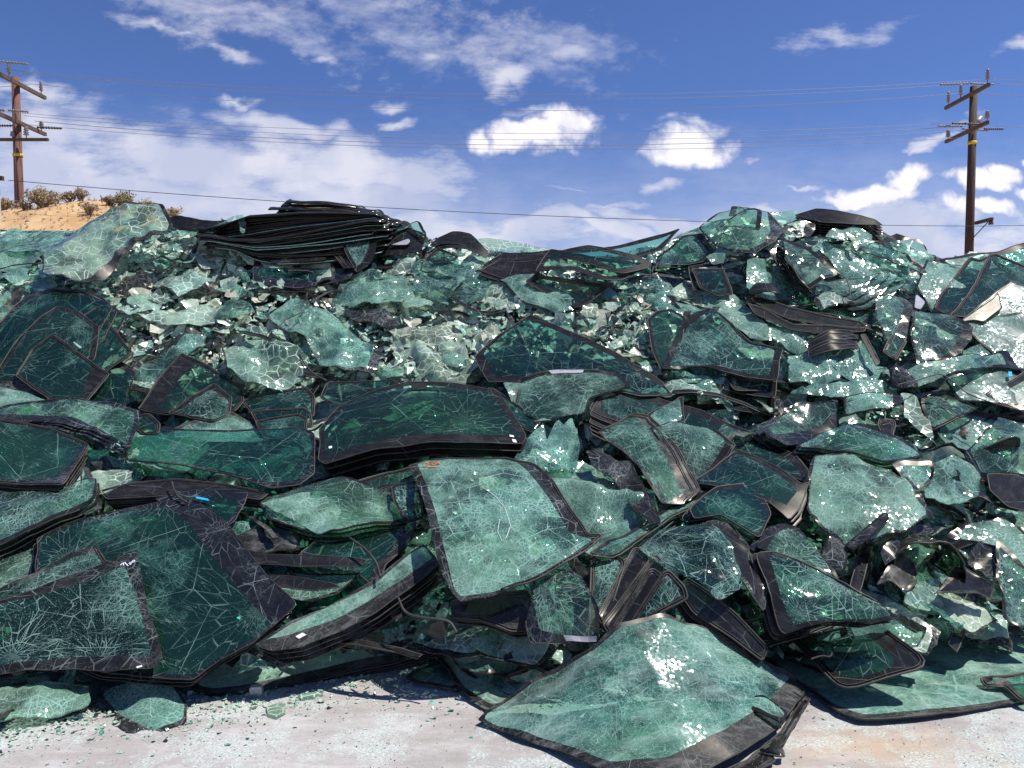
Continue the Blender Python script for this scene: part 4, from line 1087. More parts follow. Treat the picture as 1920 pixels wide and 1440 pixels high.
H('pointed green sliver hanging from the drooping folded sheet', [(1592,440),(1602,438),(1612,462),(1606,469)], lift=.55, mat='pale', crump=.02, **GL)
H('rounded olive sheet falling away at the end of the right hump', [(1645,455),(1680,440),(1722,450),(1756,484),(1745,498),(1700,482),(1652,474)], lift=.3, mat='shattered', fmat='frit_dusty', bw={0:.04,1:.05}, crump=.04, short='the falling olive sheet', **GL)
H('loose green flap with a black hooked edge on the right slope', [(1610,466),(1645,448),(1700,478),(1735,505),(1742,516),(1715,508),(1660,486)], lift=.42, mat='cracked', fmat='frit', bw={1:.02,2:.03}, crump=.02, seal=.004, **GL)
H('upper silver-shaded sheet crossed by a black band on the right slope', [(1530,455),(1600,450),(1690,480),(1712,520),(1650,535),(1580,515)], lift=.25, mat='shattered', crump=.03, **GL)
H('wide cracked windshield with black lower hem above the black curved strips', [(1400,484),(1440,474),(1480,500),(1560,545),(1640,560),(1636,600),(1615,612),(1545,592),(1470,562),(1412,530)], lift=.22, mat='cracked', fmat='frit', bw={5:.06,6:.08,7:.03}, crump=.02, seal=.004, short='the wide slope windshield', stack=(2,-3,6,-0.015,'sheets under the wide slope windshield'), slabels=lambda k: f'{ORD[k-1]} edge below the wide slope windshield')
H('curved windshield with a bright silver strip, outermost of the nested bows', [(1443,470),(1462,462),(1505,500),(1548,520),(1600,520),(1655,508),(1625,535),(1590,550),(1550,553),(1515,548),(1478,515)], lift=.40, mat='cracked', fmat='frit', bw={0:.03,8:.05,9:.08,10:.05}, b=.015, seal=.006, bulge=-.03, stack=(3,14,7,.02,'nested bows on the right slope'), slabels=lambda k: f'{ORD[k]} curved windshield nested inside the silver-striped bow', short='the nested bows')
H('twisted windshield with doubled black edge lying over the nested bows', [(1463,446),(1517,470),(1540,495),(1578,516),(1560,522),(1517,543),(1500,530),(1470,490)], lift=.56, mat='cracked', fmat='frit', bw={0:.04,1:.04,2:.05,4:.04}, b=.015, seal=.005)
H('vertical light green sheet standing between the dark gap and the bows', [(1400,486),(1432,484),(1440,520),(1455,560),(1420,558),(1398,540)], lift=.44, mat='shattered', crump=.03, **GL)
H('small framed window with an orange sticker in the dark gap', [(1298,505),(1358,502),(1374,552),(1346,556),(1310,540)], lift=.36, mat='clean', b=.035, seal=.006, short='the window with the orange sticker', **SW)
patch(dict(root=HEROES[-1][0], pos=None) if False else (lambda i: i)(H('second small black frame tucked behind the window with the orange sticker', [(1290,500),(1352,494),(1368,538),(1300,545)], lift=.28, mat='teal', b=.03, seal=.005, **SW)), 'reflection_strip', [(1310,503),(1345,500),(1346,505),(1312,508)], 'silver')  # reflection on the frame painted as a silver strip
H('left slope windshield with triple black edging below the long crest windshield', [(1240,470),(1283,436),(1316,434),(1345,470),(1322,484),(1262,492),(1236,500)], lift=.36, mat='cracked', fmat='frit', bw={1:.02,2:.06,3:.05}, b=.015, seal=.005, stack=(2,-6,5,-.02,'edged windshields left of the hump'), slabels=lambda k: f'{ORD[k]} windshield under the triple-edged one left of the hump', short='the triple-edged windshield')
H('torn green rag of glass between the triple-edged windshield and the hump', [(1322,482),(1345,466),(1362,472),(1358,492),(1335,496)], lift=.42, mat='shattered', crump=.03, jag=.012, **GL)

# ---- right upper flank
H('large plain green windshield spreading behind the fan at the right', [(1737,492),(1807,500),(1850,520),(1830,600),(1750,590),(1715,545)], lift=.18, mat='dusty', b=.012, seal=.004, short='the plain green windshield at the right')
H('long windshield with a black upper rim against the base of the dark pole', [(1760,484),(1840,466),(1925,456),(2010,450),(2010,500),(1880,505),(1800,500)], lift=.10, mat='dusty', fmat='frit', bw={0:.03,1:.03}, b=.01, seal=.006)
H('blue-green windshield slanting behind the fan, brown scribble near its edge', [(1850,485),(1920,462),(2030,465),(2030,560),(1925,545),(1860,500)], lift=.2, mat='teal', fmat='frit', b=.05, seal=.005)
H('uppermost window of the right fan, black with a slim teal opening', [(1752,578),(1768,545),(1818,482),(1836,488),(1860,476),(1848,520),(1805,575),(1780,592)], lift=.38, mat='teal', b=.03, seal=.006, short='the right fan of windows', **SW)
H('middle window of the right fan, wide green glass in a pale-worn frame', [(1782,592),(1830,530),(1852,480),(1866,476),(1935,505),(1990,540),(1940,580),(1850,600)], lift=.46, mat='teal', b=.028, seal=.006, **SW)
H('lowest window of the right fan with a big grey printed panel', [(1798,604),(1845,565),(1895,526),(1925,535),(2000,560),(2000,700),(1900,690),(1835,640)], lift=.54, mat='dusty', fmat='frit_dusty', bw={0:.03,1:.04,7:.03}, b=.01, seal=.006, **SW)
i_ = H('grey printed panel slanting across the lowest window of the right fan', [(1798,604),(1860,560),(1872,548),(1880,578),(1846,604),(1826,600)], lift=.57, mat='frit_dusty', b=.01, **GL)
H('folded windshield with a dark rounded corner below the right fan', [(1713,582),(1760,588),(1800,600),(1823,620),(1818,645),(1800,670),(1745,690),(1722,684),(1707,640)], lift=.58, mat='web', fmat='frit_cracked', bw={2:.04,3:.07,4:.07,5:.04}, b=.01, bulge=.03, short='the folded windshield below the fan')
H('bright silver-white scrap catching the sun above the folded windshield', [(1716,548),(1738,566),(1728,582),(1712,577)], lift=.52, mat='silver', b=.006, **GL)  # the scrap's sun glint is put into its silver colour
H('narrow black-banded windshield leaning left of the folded one', [(1640,560),(1690,556),(1712,580),(1696,640),(1660,640),(1640,600)], lift=.34, mat='cracked', fmat='frit_cracked', bw={1:.06,2:.07}, b=.01, crump=.02)
H('bent black frame leaning beside the narrow black-banded windshield', [(1655,660),(1664,640),(1700,590),(1712,580),(1706,630),(1680,676)], lift=.42, mat='cracked', b=.02, seal=.007, **SW)
H('long black curled windshield edge, upper one of the swooping pair', [(1395,558),(1430,552),(1480,568),(1560,587),(1615,600),(1628,612),(1600,612),(1550,604),(1480,590),(1430,572)], lift=.42, mat='frit', fmat='frit', b=.02, seal=.006, bulge=-.04, short='the swooping black edges')
H('long black curled windshield edge, lower one of the swooping pair', [(1398,566),(1440,578),(1490,600),(1560,604),(1625,614),(1622,622),(1560,620),(1480,610),(1420,586)], lift=.46, mat='frit', fmat='frit', b=.02, seal=.006, bulge=-.04)
H('short dark visor-like scrap above the swooping black edges', [(1402,548),(1415,536),(1448,536),(1466,552),(1440,552),(1410,556)], lift=.5, mat='frit', b=.01, bulge=.03, **GL)
for k in range(5):
    H(f'{ORD[k]} thin dark layer from the top of the flattened bundle below the swooping edges', [(1515,642+k*5),(1550,628+k*6),(1600,624+k*6),(1610,630+k*6),(1570,640+k*6),(1515,650+k*5)], lift=.36+.02*k, mat='frit', b=.012, seal=.005, group='flattened dark bundle')
H('black batten standing on end between crumpled sheets on the right', [(1613,628),(1622,626),(1650,680),(1643,686)], lift=.5, mat='frit', b=.01, seal=.005, name='glazing_strip', cat='glass strip')
H('crumpled green sheet spreading under the black batten', [(1560,650),(1625,640),(1660,690),(1640,720),(1590,712),(1560,690)], lift=.30, mat='shattered', crump=.05, jag=.012, short='the crumpled sheet under the batten', **GL)
H('long twisted light green tube of windshield with a pointed black end', [(1660,730),(1680,706),(1715,693),(1780,683),(1850,668),(1893,652),(1915,692),(1850,694),(1790,712),(1720,735),(1675,738)], lift=.62, mat='shattered', fmat='frit', bw={5:.10,6:.04}, crump=.03, bulge=.08, short='the twisted tube')
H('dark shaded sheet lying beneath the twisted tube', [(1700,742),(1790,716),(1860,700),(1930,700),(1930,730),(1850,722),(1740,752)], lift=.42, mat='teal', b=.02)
H('black ribbed cuff gripping the end of the twisted tube', [(1665,700),(1695,692),(1718,708),(1722,728),(1690,732),(1668,722)], lift=.72, mat='frit_cracked', b=.01, bulge=.04, crump=.02, **GL)
H('sun-struck greenish sheet flaring beside the pointed black end', [(1800,655),(1870,637),(1940,640),(1940,680),(1890,655),(1830,672)], lift=.5, mat='shattered', crump=.03, **GL)
H('dusty plain sheet filling the edge above the twisted tube', [(1830,610),(1930,600),(2020,620),(2020,660),(1900,650),(1825,655)], lift=.3, mat='dusty', b=.01)
H('dark window with a blue plug in its rubber at the photo edge', [(1848,738),(1880,722),(1925,697),(1990,700),(1990,760),(1915,770),(1875,755)], lift=.62, mat='dusty', fmat='frit', b=.05, seal=.007, short='the window with the blue plug', **SW)
patch(H('plain dark sheet under the window with the blue plug', [(1770,712),(1850,700),(1930,715),(1990,760),(1930,775),(1800,755)], lift=.44, mat='dusty', b=.01), 'blue_plug', [(1882,711),(1889,711),(1889,720),(1882,720)], 'blue_tape', dz=.03)
H('wide windshield with a long silver reflecting border at the right edge', [(1765,758),(1775,748),(1850,762),(1930,778),(2010,800),(2010,900),(1900,905),(1830,870),(1760,810)], lift=.5, mat='dusty', fmat='frit_dusty', bw={1:.04,2:.05,3:.05}, b=.02, seal=.007, short='the silver-bordered windshield', stack=(2,-10,8,-0.015,'sheets under the silver-bordered windshield'), slabels=lambda k: f'{ORD[k-1]} rubber edge nested round the silver-bordered windshield')
i_ = H('outer windshield whose brown rubber corner nests round the silver-bordered one', [(1722,760),(1730,748),(1790,752),(1850,760),(1800,790),(1750,812),(1735,800)], lift=.42, mat='cracked', b=.02, seal=.008)
H('darker folded sheet under the silver-bordered windshield', [(1810,850),(1865,785),(1920,800),(1990,850),(1990,900),(1890,900),(1830,905)], lift=.56, mat='cracked', fmat='blue', bw={5:.05,6:.05}, crump=.03)

# ---- middle left
H('broad arched windshield leaning at the left edge', [(-70,740),(-30,660),(10,610),(50,567),(95,548),(150,550),(192,562),(216,585),(190,640),(120,700),(40,740)], lift=.32, mat='teal', fmat='blue', bw={1:.05,2:.05,3:.06,4:.05,5:.05}, b=.02, bulge=.06, seal=.005, short='the broad arched windshield', stack=(2,14,10,0.02,'arched windshields at the left edge'), slabels=lambda k: f'{ORD[k-1]} arched sheet nested inside the broad arched windshield')
H('second arched windshield just inside the broad one', [(-20,730),(40,640),(80,600),(110,578),(150,590),(190,620),(180,680),(90,740)], lift=.38, mat='teal', fmat='frit', b=.035, bulge=.04, seal=.005)
H('tall window in a rubber frame pointing up among the arched windshields', [(60,735),(110,628),(183,573),(247,660),(240,668),(180,712),(120,756)], lift=.48, mat='teal', fmat='frit', b=.022, seal=.007, short='the tall pointed window', **SW)
patch(H('dark-banded window topmost in front of the arched windshields', [(30,705),(60,655),(97,628),(205,702),(180,735),(157,765),(112,762)], lift=.58, mat='teal', fmat='frit', bw={3:.16}, b=.02, seal=.007, short='the dark-banded window', **SW), 'green_film_sliver', [(138,644),(141,643),(155,653),(151,655)], 'edge')
H('black brown-tinged rubble plates below the dark-banded window', [(-20,715),(60,708),(105,725),(100,760),(40,752),(-20,740)], lift=.50, mat='frit_dusty', b=.01, crump=.02, jag=.01, **GL)
H('dark see-through windshield right of the dark-banded window', [(200,690),(225,678),(262,700),(245,745),(235,775),(155,770)], lift=.28, mat='teal', fmat='frit_cracked', bw={0:.08,1:.06}, b=.01)
H('triangular quarter window with a wide black wing', [(256,768),(300,708),(340,661),(400,692),(458,726),(457,752),(440,772),(313,778)], lift=.36, mat='clean', fmat='frit', bw={0:.14,1:.14}, b=.03, seal=.006, short='the triangular quarter window', **SW)
H('smaller elbow-shaped window lying on the quarter window', [(313,776),(365,742),(400,717),(435,743),(428,776),(400,790)], lift=.46, mat='web', fmat='frit', bw={0:.03,1:.03,2:.04}, b=.012, seal=.006, **SW)
H('rounded window topmost of the brown-rubber trio', [(455,752),(480,740),(575,726),(588,745),(590,780),(560,790),(480,790)], lift=.34, mat='teal', b=.02, seal=.007, short='the brown-rubber trio of windows', **SW)
H('middle window of the brown-rubber trio', [(470,772),(570,764),(585,775),(588,800),(560,808),(486,806)], lift=.40, mat='clean', b=.018, seal=.007, **SW)
H('lowest window of the brown-rubber trio, nearly black inside', [(478,790),(560,776),(578,785),(576,812),(530,824),(496,820)], lift=.46, mat='teal', b=.018, seal=.007, **SW)
H('flat striped sheet spread under the quarter window', [(290,818),(350,795),(415,770),(440,773),(500,798),(548,822),(470,830),(350,826)], lift=.42, mat='shattered', fmat='frit_dusty', bw={0:.03,1:.04,2:.03}, b=.01, short='the flat striped sheet', **GL)
H('small black hooked frame end at the edge of the dusty windshield', [(236,782),(280,776),(300,795),(298,812),(268,815),(250,800)], lift=.60, mat='clean', b=.02, seal=.007, **SW)
H('light green dusted sheet above the yellow-marked windshield', [(-60,770),(0,724),(50,735),(120,765),(60,775),(-40,790)], lift=.55, mat='dusty', **GL)
di = H('dusty blue-black windshield with yellow pen marks at the left edge', [(-80,800),(0,776),(115,765),(200,775),(252,786),(246,820),(230,858),(190,842),(150,825),(110,815),(0,806)], lift=.66, mat='cracked', fmat='blue', bw={7:.05,8:.07,9:.07,10:.05,3:.03,4:.03}, b=.02, seal=.004, short='the yellow-marked windshield', stack=(2,6,-5,-0.01,'sheets by the yellow-marked windshield'), slabels=lambda k: f'{ORD[k-1]} edge peeping out from under the yellow-marked windshield')
strokes(di, 'yellow_mark', [[(189,801),(179,822)],[(197,801),(187,813),(181,823)]], 'yellow', .006)
strokes(di, 'yellow_mark', [[(131,801),(125,808)],[(154,802),(146,812)]], 'yellow', .003)
patch(di, 'crushed_glass_streak', [(115,785),(172,786),(165,797),(122,793)], 'snow')
patch(di, 'crushed_glass_streak', [(-10,780),(100,768),(105,776),(-5,796)], 'snow')
H('dark windshield with a blue-black lower band below the yellow-marked one', [(-90,830),(0,806),(100,818),(162,852),(140,890),(113,930),(60,928),(-80,912)], lift=.50, mat='teal', fmat='blue', bw={4:.07,5:.09,2:.02,3:.03}, b=.02, seal=.006, stack=(4,4,-7,.025,'windshields nested under the yellow-marked one'), slabels=lambda k: f'{ORD[k]} edge showing above the dark banded windshield at the left', short='the dark banded windshield')
H('long teal windshield stretched across the middle, half of it crazed white', [(244,800),(330,812),(433,820),(560,812),(588,822),(595,860),(590,895),(560,918),(510,924),(420,900),(333,880),(235,868)], lift=.52, mat='teal', fmat='blue', bw={4:.02,5:.03,6:.04,7:.05,8:.03}, b=.012, seal=.005, short='the long teal windshield')
H('shattered light sheet lying over the end of the long teal windshield', [(248,800),(330,815),(390,822),(400,850),(350,880),(300,878),(240,866)], lift=.58, mat='shattered', crump=.02, jag=.012, short='the shattered light cover sheet', **GL)
H('black hooked glazing loop resting on the long teal windshield', [(365,870),(395,838),(430,830),(428,852),(400,868),(375,880)], lift=.62, mat='clean', b=.016, seal=.006, **SW)
H('topmost brown-edged windshield in the thin pile under the long teal one', [(186,922),(250,908),(333,903),(420,912),(505,924),(488,938),(380,930),(290,936),(200,938)], lift=.56, mat='frit', fmat='frit_dusty', b=.015, seal=.006, bulge=.02, stack=(4,3,5,-.012,'thin pile under the long teal windshield'), slabels=lambda k: f'{ORD[k]} layer down in the thin pile under the long teal windshield', short='the thin pile')
H('frosted white clump of crushed glass beside the thin pile', [(165,885),(215,872),(245,880),(250,900),(190,925)], lift=.6, mat='pale', crump=.03, jag=.012, **GL)
H('bent pale windshield corner rising between the two left piles', [(150,880),(165,875),(182,905),(186,945),(160,965),(140,940)], lift=.72, mat='web', fmat='frit_dusty', bw={1:.03,2:.03}, b=.01, crump=.02)
H('green webbed windshield sloping at the left edge above the long black band', [(-90,950),(0,925),(120,925),(160,905),(186,905),(180,940),(150,966),(60,1010),(0,1034),(-90,1080)], lift=.62, mat='web', fmat='frit', bw={6:.04,7:.04,8:.04}, b=.01, seal=.004, short='the webbed sloping windshield', stack=(3,2,9,-0.02,'sheets under the webbed sloping windshield'), slabels=lambda k: f'{ORD[k-1]} black edge under the webbed sloping windshield')
bt = H('dark sheet with a bright blue tape strip above the leaning big windshield', [(290,935),(370,928),(463,933),(458,950),(440,985),(410,1005),(330,965)], lift=.60, mat='teal', fmat='blue', bw={0:.06,1:.06,2:.03}, b=.02, seal=.004, short='the sheet with the blue tape')
patch(bt, 'blue_tape', [(370,947),(394,952),(396,956),(373,951)], 'blue_tape', dz=.02)

# ---- middle
H('clear windshield with a wide black cowl in front of the crushed glass', [(889,672),(930,637),(993,597),(1073,632),(1153,668),(1240,718),(1262,742),(1200,745),(1100,735),(980,728),(917,722),(902,700)], lift=.40, mat='clean', fmat='frit', bw={8:.05,9:.06,10:.06,11:.07,0:.03,2:.05,3:.05,4:.05}, b=.02, seal=.005, bulge=.04, short='the clear cowled windshield')
patch(dict(HEROES_=1, **{}) if False else (lambda: H('curved windshield with a silver border reflection lying under the clear cowled one', [(975,714),(1023,703),(1090,698),(1160,702),(1182,727),(1140,740),(1105,752),(1098,780),(1017,795),(960,772)], lift=.52, mat='cracked', fmat='frit', bw={0:.035,1:.035,2:.035,3:.03}, b=.012, seal=.006, bulge=.03, short='the silver-reflecting curved one'))(), 'painted_border_reflection', [(1028,703),(1094,700),(1092,706),(1034,710)], 'silver')  # pale reflection along the border painted as a silver patch
H('bright crumpled triangle of glass right of the main dark windshield', [(944,716),(990,719),(1030,745),(1058,770),(1046,784),(972,785)], lift=.60, mat='shattered', crump=.03, jag=.006, short='the bright crumpled triangle', **GL)
H('long thin seal-edged window beside the bright crumpled triangle', [(912,728),(925,728),(1014,790),(1000,812),(975,802),(945,765)], lift=.56, mat='teal', b=.015, seal=.006, **SW)
H('black-framed see-through window behind the main dark windshield', [(600,746),(615,719),(735,711),(756,730),(640,764)], lift=.42, mat='clean', b=.016, seal=.005, **SW)
mw = H('main dark teal windshield lying face up in the middle of the heap', [(597,862),(598,805),(638,766),(690,744),(770,729),(860,729),(930,736),(958,770),(984,818),(980,832),(900,838),(800,842),(700,854),(610,872)], lift=.74, mat='clean', fmat='frit', bw={9:.07,10:.08,11:.08,12:.07,13:.04,0:.035,1:.03,6:.05,7:.04,3:.035,4:.04,5:.04}, b=.02, seal=.004, bulge=.05, stack=(2,6,12,-.02,'windshields under the main dark one'), slabels=lambda k: f'{ORD[k-1]} windshield directly beneath the main dark teal one', short='the main dark windshield')
patch(mw, 'sensor_patch', [(772,733),(800,732),(802,744),(775,745)], 'rubber_dark', dz=.003)
patch(mw, 'sticker', [(955,817),(963,817),(964,820),(956,820)], 'sticker'); patch(mw, 'sticker', [(960,824),(967,824),(969,829),(962,829)], 'sticker')
patch(mw, 'sticker', [(617,843),(623,842),(624,846),(618,847)], 'sticker')
H('black-framed windshield edge poking out below the main dark one', [(645,932),(650,905),(720,875),(820,850),(872,862),(868,882),(780,898),(720,905),(680,925)], lift=.66, mat='teal', fmat='frit', bw={1:.03,2:.03}, b=.035, seal=.007, stack=(2,-8,8,-.02,'framed edges below the main dark windshield'), slabels=lambda k: f'{ORD[k-1]} framed edge under the one poking out below the main dark windshield', short='the poking black frame')
H('tall striped windshield topmost and farthest of the overlapping row with dark bands', [(1240,700),(1258,648),(1282,600),(1307,584),(1335,583),(1372,610),(1407,640),(1467,657),(1456,712),(1400,706),(1325,690)], lift=.42, mat='cracked', fmat='frit', bw={0:.04,1:.05,2:.07,3:.06,5:.03,7:.05,8:.04,9:.04}, b=.02, seal=.005, bulge=.03, stack=(3,-7,31,.035,'windshields overlapping like shingles'), slabels=lambda k: f'{ORD[k]} windshield down the shingled row with dark bands', short='the shingled row')
H('upright oval window standing behind the shingled row', [(1213,604),(1232,588),(1258,583),(1285,600),(1278,640),(1258,680),(1242,700),(1222,660)], lift=.34, mat='teal', fmat='frit', b=.02, seal=.005, bulge=.03, short='the upright oval window', **SW)
H('windshield with a broad blue-black hem right of the shingled row', [(1430,806),(1462,772),(1500,744),(1573,746),(1580,795),(1540,815),(1473,832)], lift=.66, mat='cracked', fmat='blue', bw={4:.10,5:.12,6:.05}, b=.012, short='the blue-hemmed windshield', stack=(2,-8,5,-0.02,'sheets under the blue-hemmed windshield'), slabels=lambda k: f'{ORD[k-1]} edge under the blue-hemmed windshield')
H('curled green roll lying beside the blue-hemmed windshield', [(1580,747),(1640,742),(1692,747),(1690,760),(1665,776),(1582,782)], lift=.70, mat='shattered', fmat='frit', bw={2:.06}, b=.008, bulge=.05, crump=.02, short='the curled green roll', **GL)
H('wavy crushed sheet draped above the curled green roll', [(1480,735),(1540,718),(1600,712),(1650,715),(1695,735),(1700,760),(1640,748),(1560,744)], lift=.60, mat='shattered', crump=.05, jag=.012, **GL)
H('light crumpled drape falling below the ribbed cuff', [(1690,735),(1715,745),(1740,790),(1755,820),(1735,815),(1700,785)], lift=.72, mat='pale', crump=.03, jag=.01, **GL)
H('bent bunch of rubber bows under the curled green roll', [(1650,782),(1678,780),(1680,795),(1672,822),(1655,815),(1645,798)], lift=.72, mat='frit', b=.012, seal=.007, crump=.02, name='glazing_strip', cat='glass strip')
H('dark border plate lying under the rubber bows', [(1596,792),(1625,798),(1653,825),(1640,833),(1610,812)], lift=.62, mat='frit_cracked', b=.01, **GL)
cs_ = H('highest windshield of the great black-edged pile in the middle right', [(1104,768),(1122,738),(1165,730),(1225,735),(1320,762),(1420,805),(1490,850),(1518,885),(1512,905),(1420,860),(1330,830),(1220,800)], lift=.50, mat='teal', fmat='frit', bw={0:.04,1:.04,2:.05,3:.06,4:.06,5:.06,6:.05,7:.04}, b=.03, seal=.005, stack=(6,0,7,.016,'windshields of the great black-edged pile'), slabels=lambda k: f'{ORD[k]} windshield down in the great black-edged pile', short='the great black-edged pile')
H('teal windshield lying lowest on the great black-edged pile', [(1296,905),(1340,880),(1378,850),(1440,880),(1500,915),(1520,908),(1500,955),(1478,982),(1440,950),(1360,925)], lift=.80, mat='teal', fmat='frit', bw={2:.03,3:.05,4:.05,5:.05,6:.06,7:.07}, b=.02, seal=.005, short='the lowest teal windshield', stack=(2,7,8,-0.015,'sheets under the lowest teal windshield'), slabels=lambda k: f'{ORD[k-1]} edge under the lowest teal windshield')
H('green windshield whose black rim crosses the face of the great pile', [(1215,810),(1260,790),(1340,810),(1376,845),(1345,885),(1298,912),(1260,870)], lift=.74, mat='cracked', fmat='frit', bw={3:.05,4:.04,2:.04}, b=.015, seal=.006)
H('little corner frame with a blue-white tag above the great pile', [(1200,795),(1225,770),(1280,742),(1286,790),(1250,800)], lift=.74, mat='shattered', fmat='frit', bw={2:.02,3:.02}, b=.008, seal=.004, short='the corner frame', **SW)
H('windshield with a broad silvery side band running down the middle', [(1120,810),(1178,777),(1212,783),(1240,815),(1272,870),(1302,925),(1282,945),(1240,948),(1210,900),(1170,850)], lift=.80, mat='cracked', fmat='frit_dusty', bw={2:.05,3:.06,4:.07,5:.06}, b=.012, seal=.006, bulge=.03, short='the silvery-banded windshield', stack=(1,12,-3,-0.03,'sheets behind the silvery-banded windshield'), slabels=lambda k: f'{ORD[k-1]} edge behind the silvery-banded windshield')
H('spiky torn sheet standing up like a crown in the middle', [(960,868),(985,830),(1018,792),(1026,822),(1048,780),(1056,800),(1072,784),(1090,830),(1075,880),(1000,890)], lift=.84, mat='shattered', crump=.06, jag=.008, short='the spiky torn sheet', **GL)
H('large glowing crumpled sheet below the spiky crown', [(985,878),(1050,850),(1110,845),(1180,860),(1225,900),(1235,950),(1190,1000),(1130,1022),(1090,1000),(1050,940)], lift=.78, mat='shattered', crump=.07, cs=2.2, jag=.01, short='the glowing crumpled sheet', **GL)
H('dark jagged border scraps stuck on the glowing crumpled sheet', [(1098,845),(1125,838),(1165,870),(1180,900),(1170,920),(1140,895),(1110,868)], lift=.90, mat='frit_cracked', crump=.04, jag=.015, **GL)
H('long folded black border plate between the crumpled sheet and the silvery band', [(1150,870),(1180,862),(1220,930),(1240,975),(1222,985),(1185,950)], lift=.88, mat='frit_cracked', b=.01, crump=.03, **GL)

# ---- lower left and middle
H('dark windshield lying right of the blue tape, its round end bent', [(560,1035),(590,1005),(640,1000),(740,975),(790,972),(765,1010),(722,1048),(708,1092),(690,1082),(660,1060),(600,1062)], lift=.52, mat='teal', fmat='frit_cracked', bw={3:.06,4:.06,5:.04,6:.05}, b=.012, seal=.005, short='the bent-ended dark windshield', stack=(3,-7,9,-0.015,'sheets under the bent-ended dark windshield'), slabels=lambda k: f'{ORD[k-1]} edge nested under the bent-ended dark windshield')
H('clear-edged sheet with dark reflections under the thin pile', [(478,930),(560,922),(640,905),(735,925),(790,970),(740,985),(640,1003),(560,1005),(500,975)], lift=.50, mat='cracked', fmat='frit', b=.012, crump=.015, short='the reflecting sheet', stack=(3,6,8,-0.015,'sheets under the reflecting sheet'), slabels=lambda k: f'{ORD[k-1]} dark edge below the reflecting sheet')
H('turquoise crazed triangle beside the sheet with the blue tape', [(486,942),(560,925),(615,918),(640,960),(625,990),(596,1001),(550,975)], lift=.66, mat='shattered', crump=.02, jag=.008, short='the turquoise triangle', **GL)
H('upper one of two long black flaps in the shadow', [(468,1040),(560,1040),(668,1046),(690,1052),(672,1063),(560,1062),(480,1058)], lift=.60, mat='frit', b=.01, seal=.003, **GL)
H('lower one of two long black flaps in the shadow', [(498,1078),(560,1082),(620,1093),(640,1100),(588,1108),(520,1100)], lift=.62, mat='frit', b=.01, seal=.003, **GL)
H('jumbled black frame pieces under the turquoise triangle', [(440,1000),(480,985),(560,1000),(560,1030),(500,1040),(452,1030)], lift=.44, mat='frit_dusty', b=.012, crump=.03, jag=.01, **GL)
H('green sheet lying below the two long black flaps', [(500,1062),(620,1066),(680,1072),(640,1100),(560,1120),(520,1110)], lift=.50, mat='cracked', b=.01)
H('crumpled boot-shaped bit of cracked windshield left of the broad centre one', [(733,908),(783,902),(792,935),(794,970),(770,978),(748,960),(738,940)], lift=.74, mat='web', b=.014, crump=.02, seal=.004, **GL)
bw_ = H('big leaning windshield with a slanting dark end at the lower left', [(70,1010),(150,972),(292,947),(372,945),(420,985),(465,1040),(520,1100),(556,1140),(515,1180),(476,1212),(420,1245),(365,1280),(200,1272),(80,1200)], lift=.62, mat='teal', fmat='blue', bw={3:.13,4:.14,5:.15,6:.13,2:.05,1:.03}, b=.015, seal=.003, short='the big leaning windshield', stack=(2,-6,9,-0.02,'sheets under the big leaning windshield'), slabels=lambda k: f'{ORD[k-1]} sheet showing under the big leaning windshield')
H('green sun-lit glass glowing under the left edge of the leaning windshield', [(-60,1060),(10,1030),(80,1010),(95,1060),(60,1085),(0,1105),(-60,1120)], lift=.50, mat='cracked', crump=.02, **GL)
H('wedge of windshield with a brown rubber strip behind the inscribed one', [(-60,1130),(0,1113),(70,1075),(140,1040),(182,1029),(202,1062),(160,1120),(60,1180),(-60,1180)], lift=.78, mat='web', fmat='frit_dusty', bw={1:.03,2:.035,3:.035}, b=.012, seal=.006, short='the brown-stripped wedge')
tx = H('dark windshield with a white pen inscription in its sharp upper corner', [(-70,1150),(0,1124),(130,1080),(258,1042),(274,1100),(292,1165),(306,1225),(302,1244),(284,1258),(150,1262),(0,1268),(-70,1270)], lift=.92, mat='web', fmat='frit_cracked', bw={1:.05,2:.06,3:.055,4:.04,5:.045,6:.05,7:.06,8:.06,9:.05}, b=.02, r=.02, seal=.0025, short='the inscribed windshield')
strokes(tx, 'pen_inscription', [[(227,1061.5),(230,1058.5),(232.8,1057),(233,1060),(232.5,1062)], [(235,1056),(238.5,1060),(242.5,1064)], [(244,1059.5),(246,1057.8),(248,1058.5),(248,1061),(246.5,1062),(246,1060.5),(248.5,1059)],
     [(249.5,1057),(251.5,1054.5),(254.5,1053.8),(255.3,1055),(253.5,1057.3),(250.8,1058.2),(249.5,1057)]], 'white_ink', .0026)
patch(tx, 'sticker', [(262,1256),(272,1253),(273,1256),(263,1259)], 'sticker')
lf = H('long curved windshield with a dusty black edge pointing to the lower left', [(476,1209),(540,1160),(620,1120),(700,1080),(760,1035),(795,1014),(818,1044),(815,1060),(770,1090),(700,1140),(640,1176),(560,1206),(506,1219)], lift=.80, mat='dusty', fmat='frit_dusty', bw={7:.06,8:.07,9:.07,10:.07,11:.06,12:.03}, b=.012, seal=.005, short='the long curved windshield', stack=(3,4,10,-0.02,'sheets under the long curved windshield'), slabels=lambda k: f'{ORD[k-1]} sweeping edge nested under the long curved windshield')
patch(lf, 'sticker', [(553,1189),(566,1182),(573,1185),(559,1193)], 'sticker')
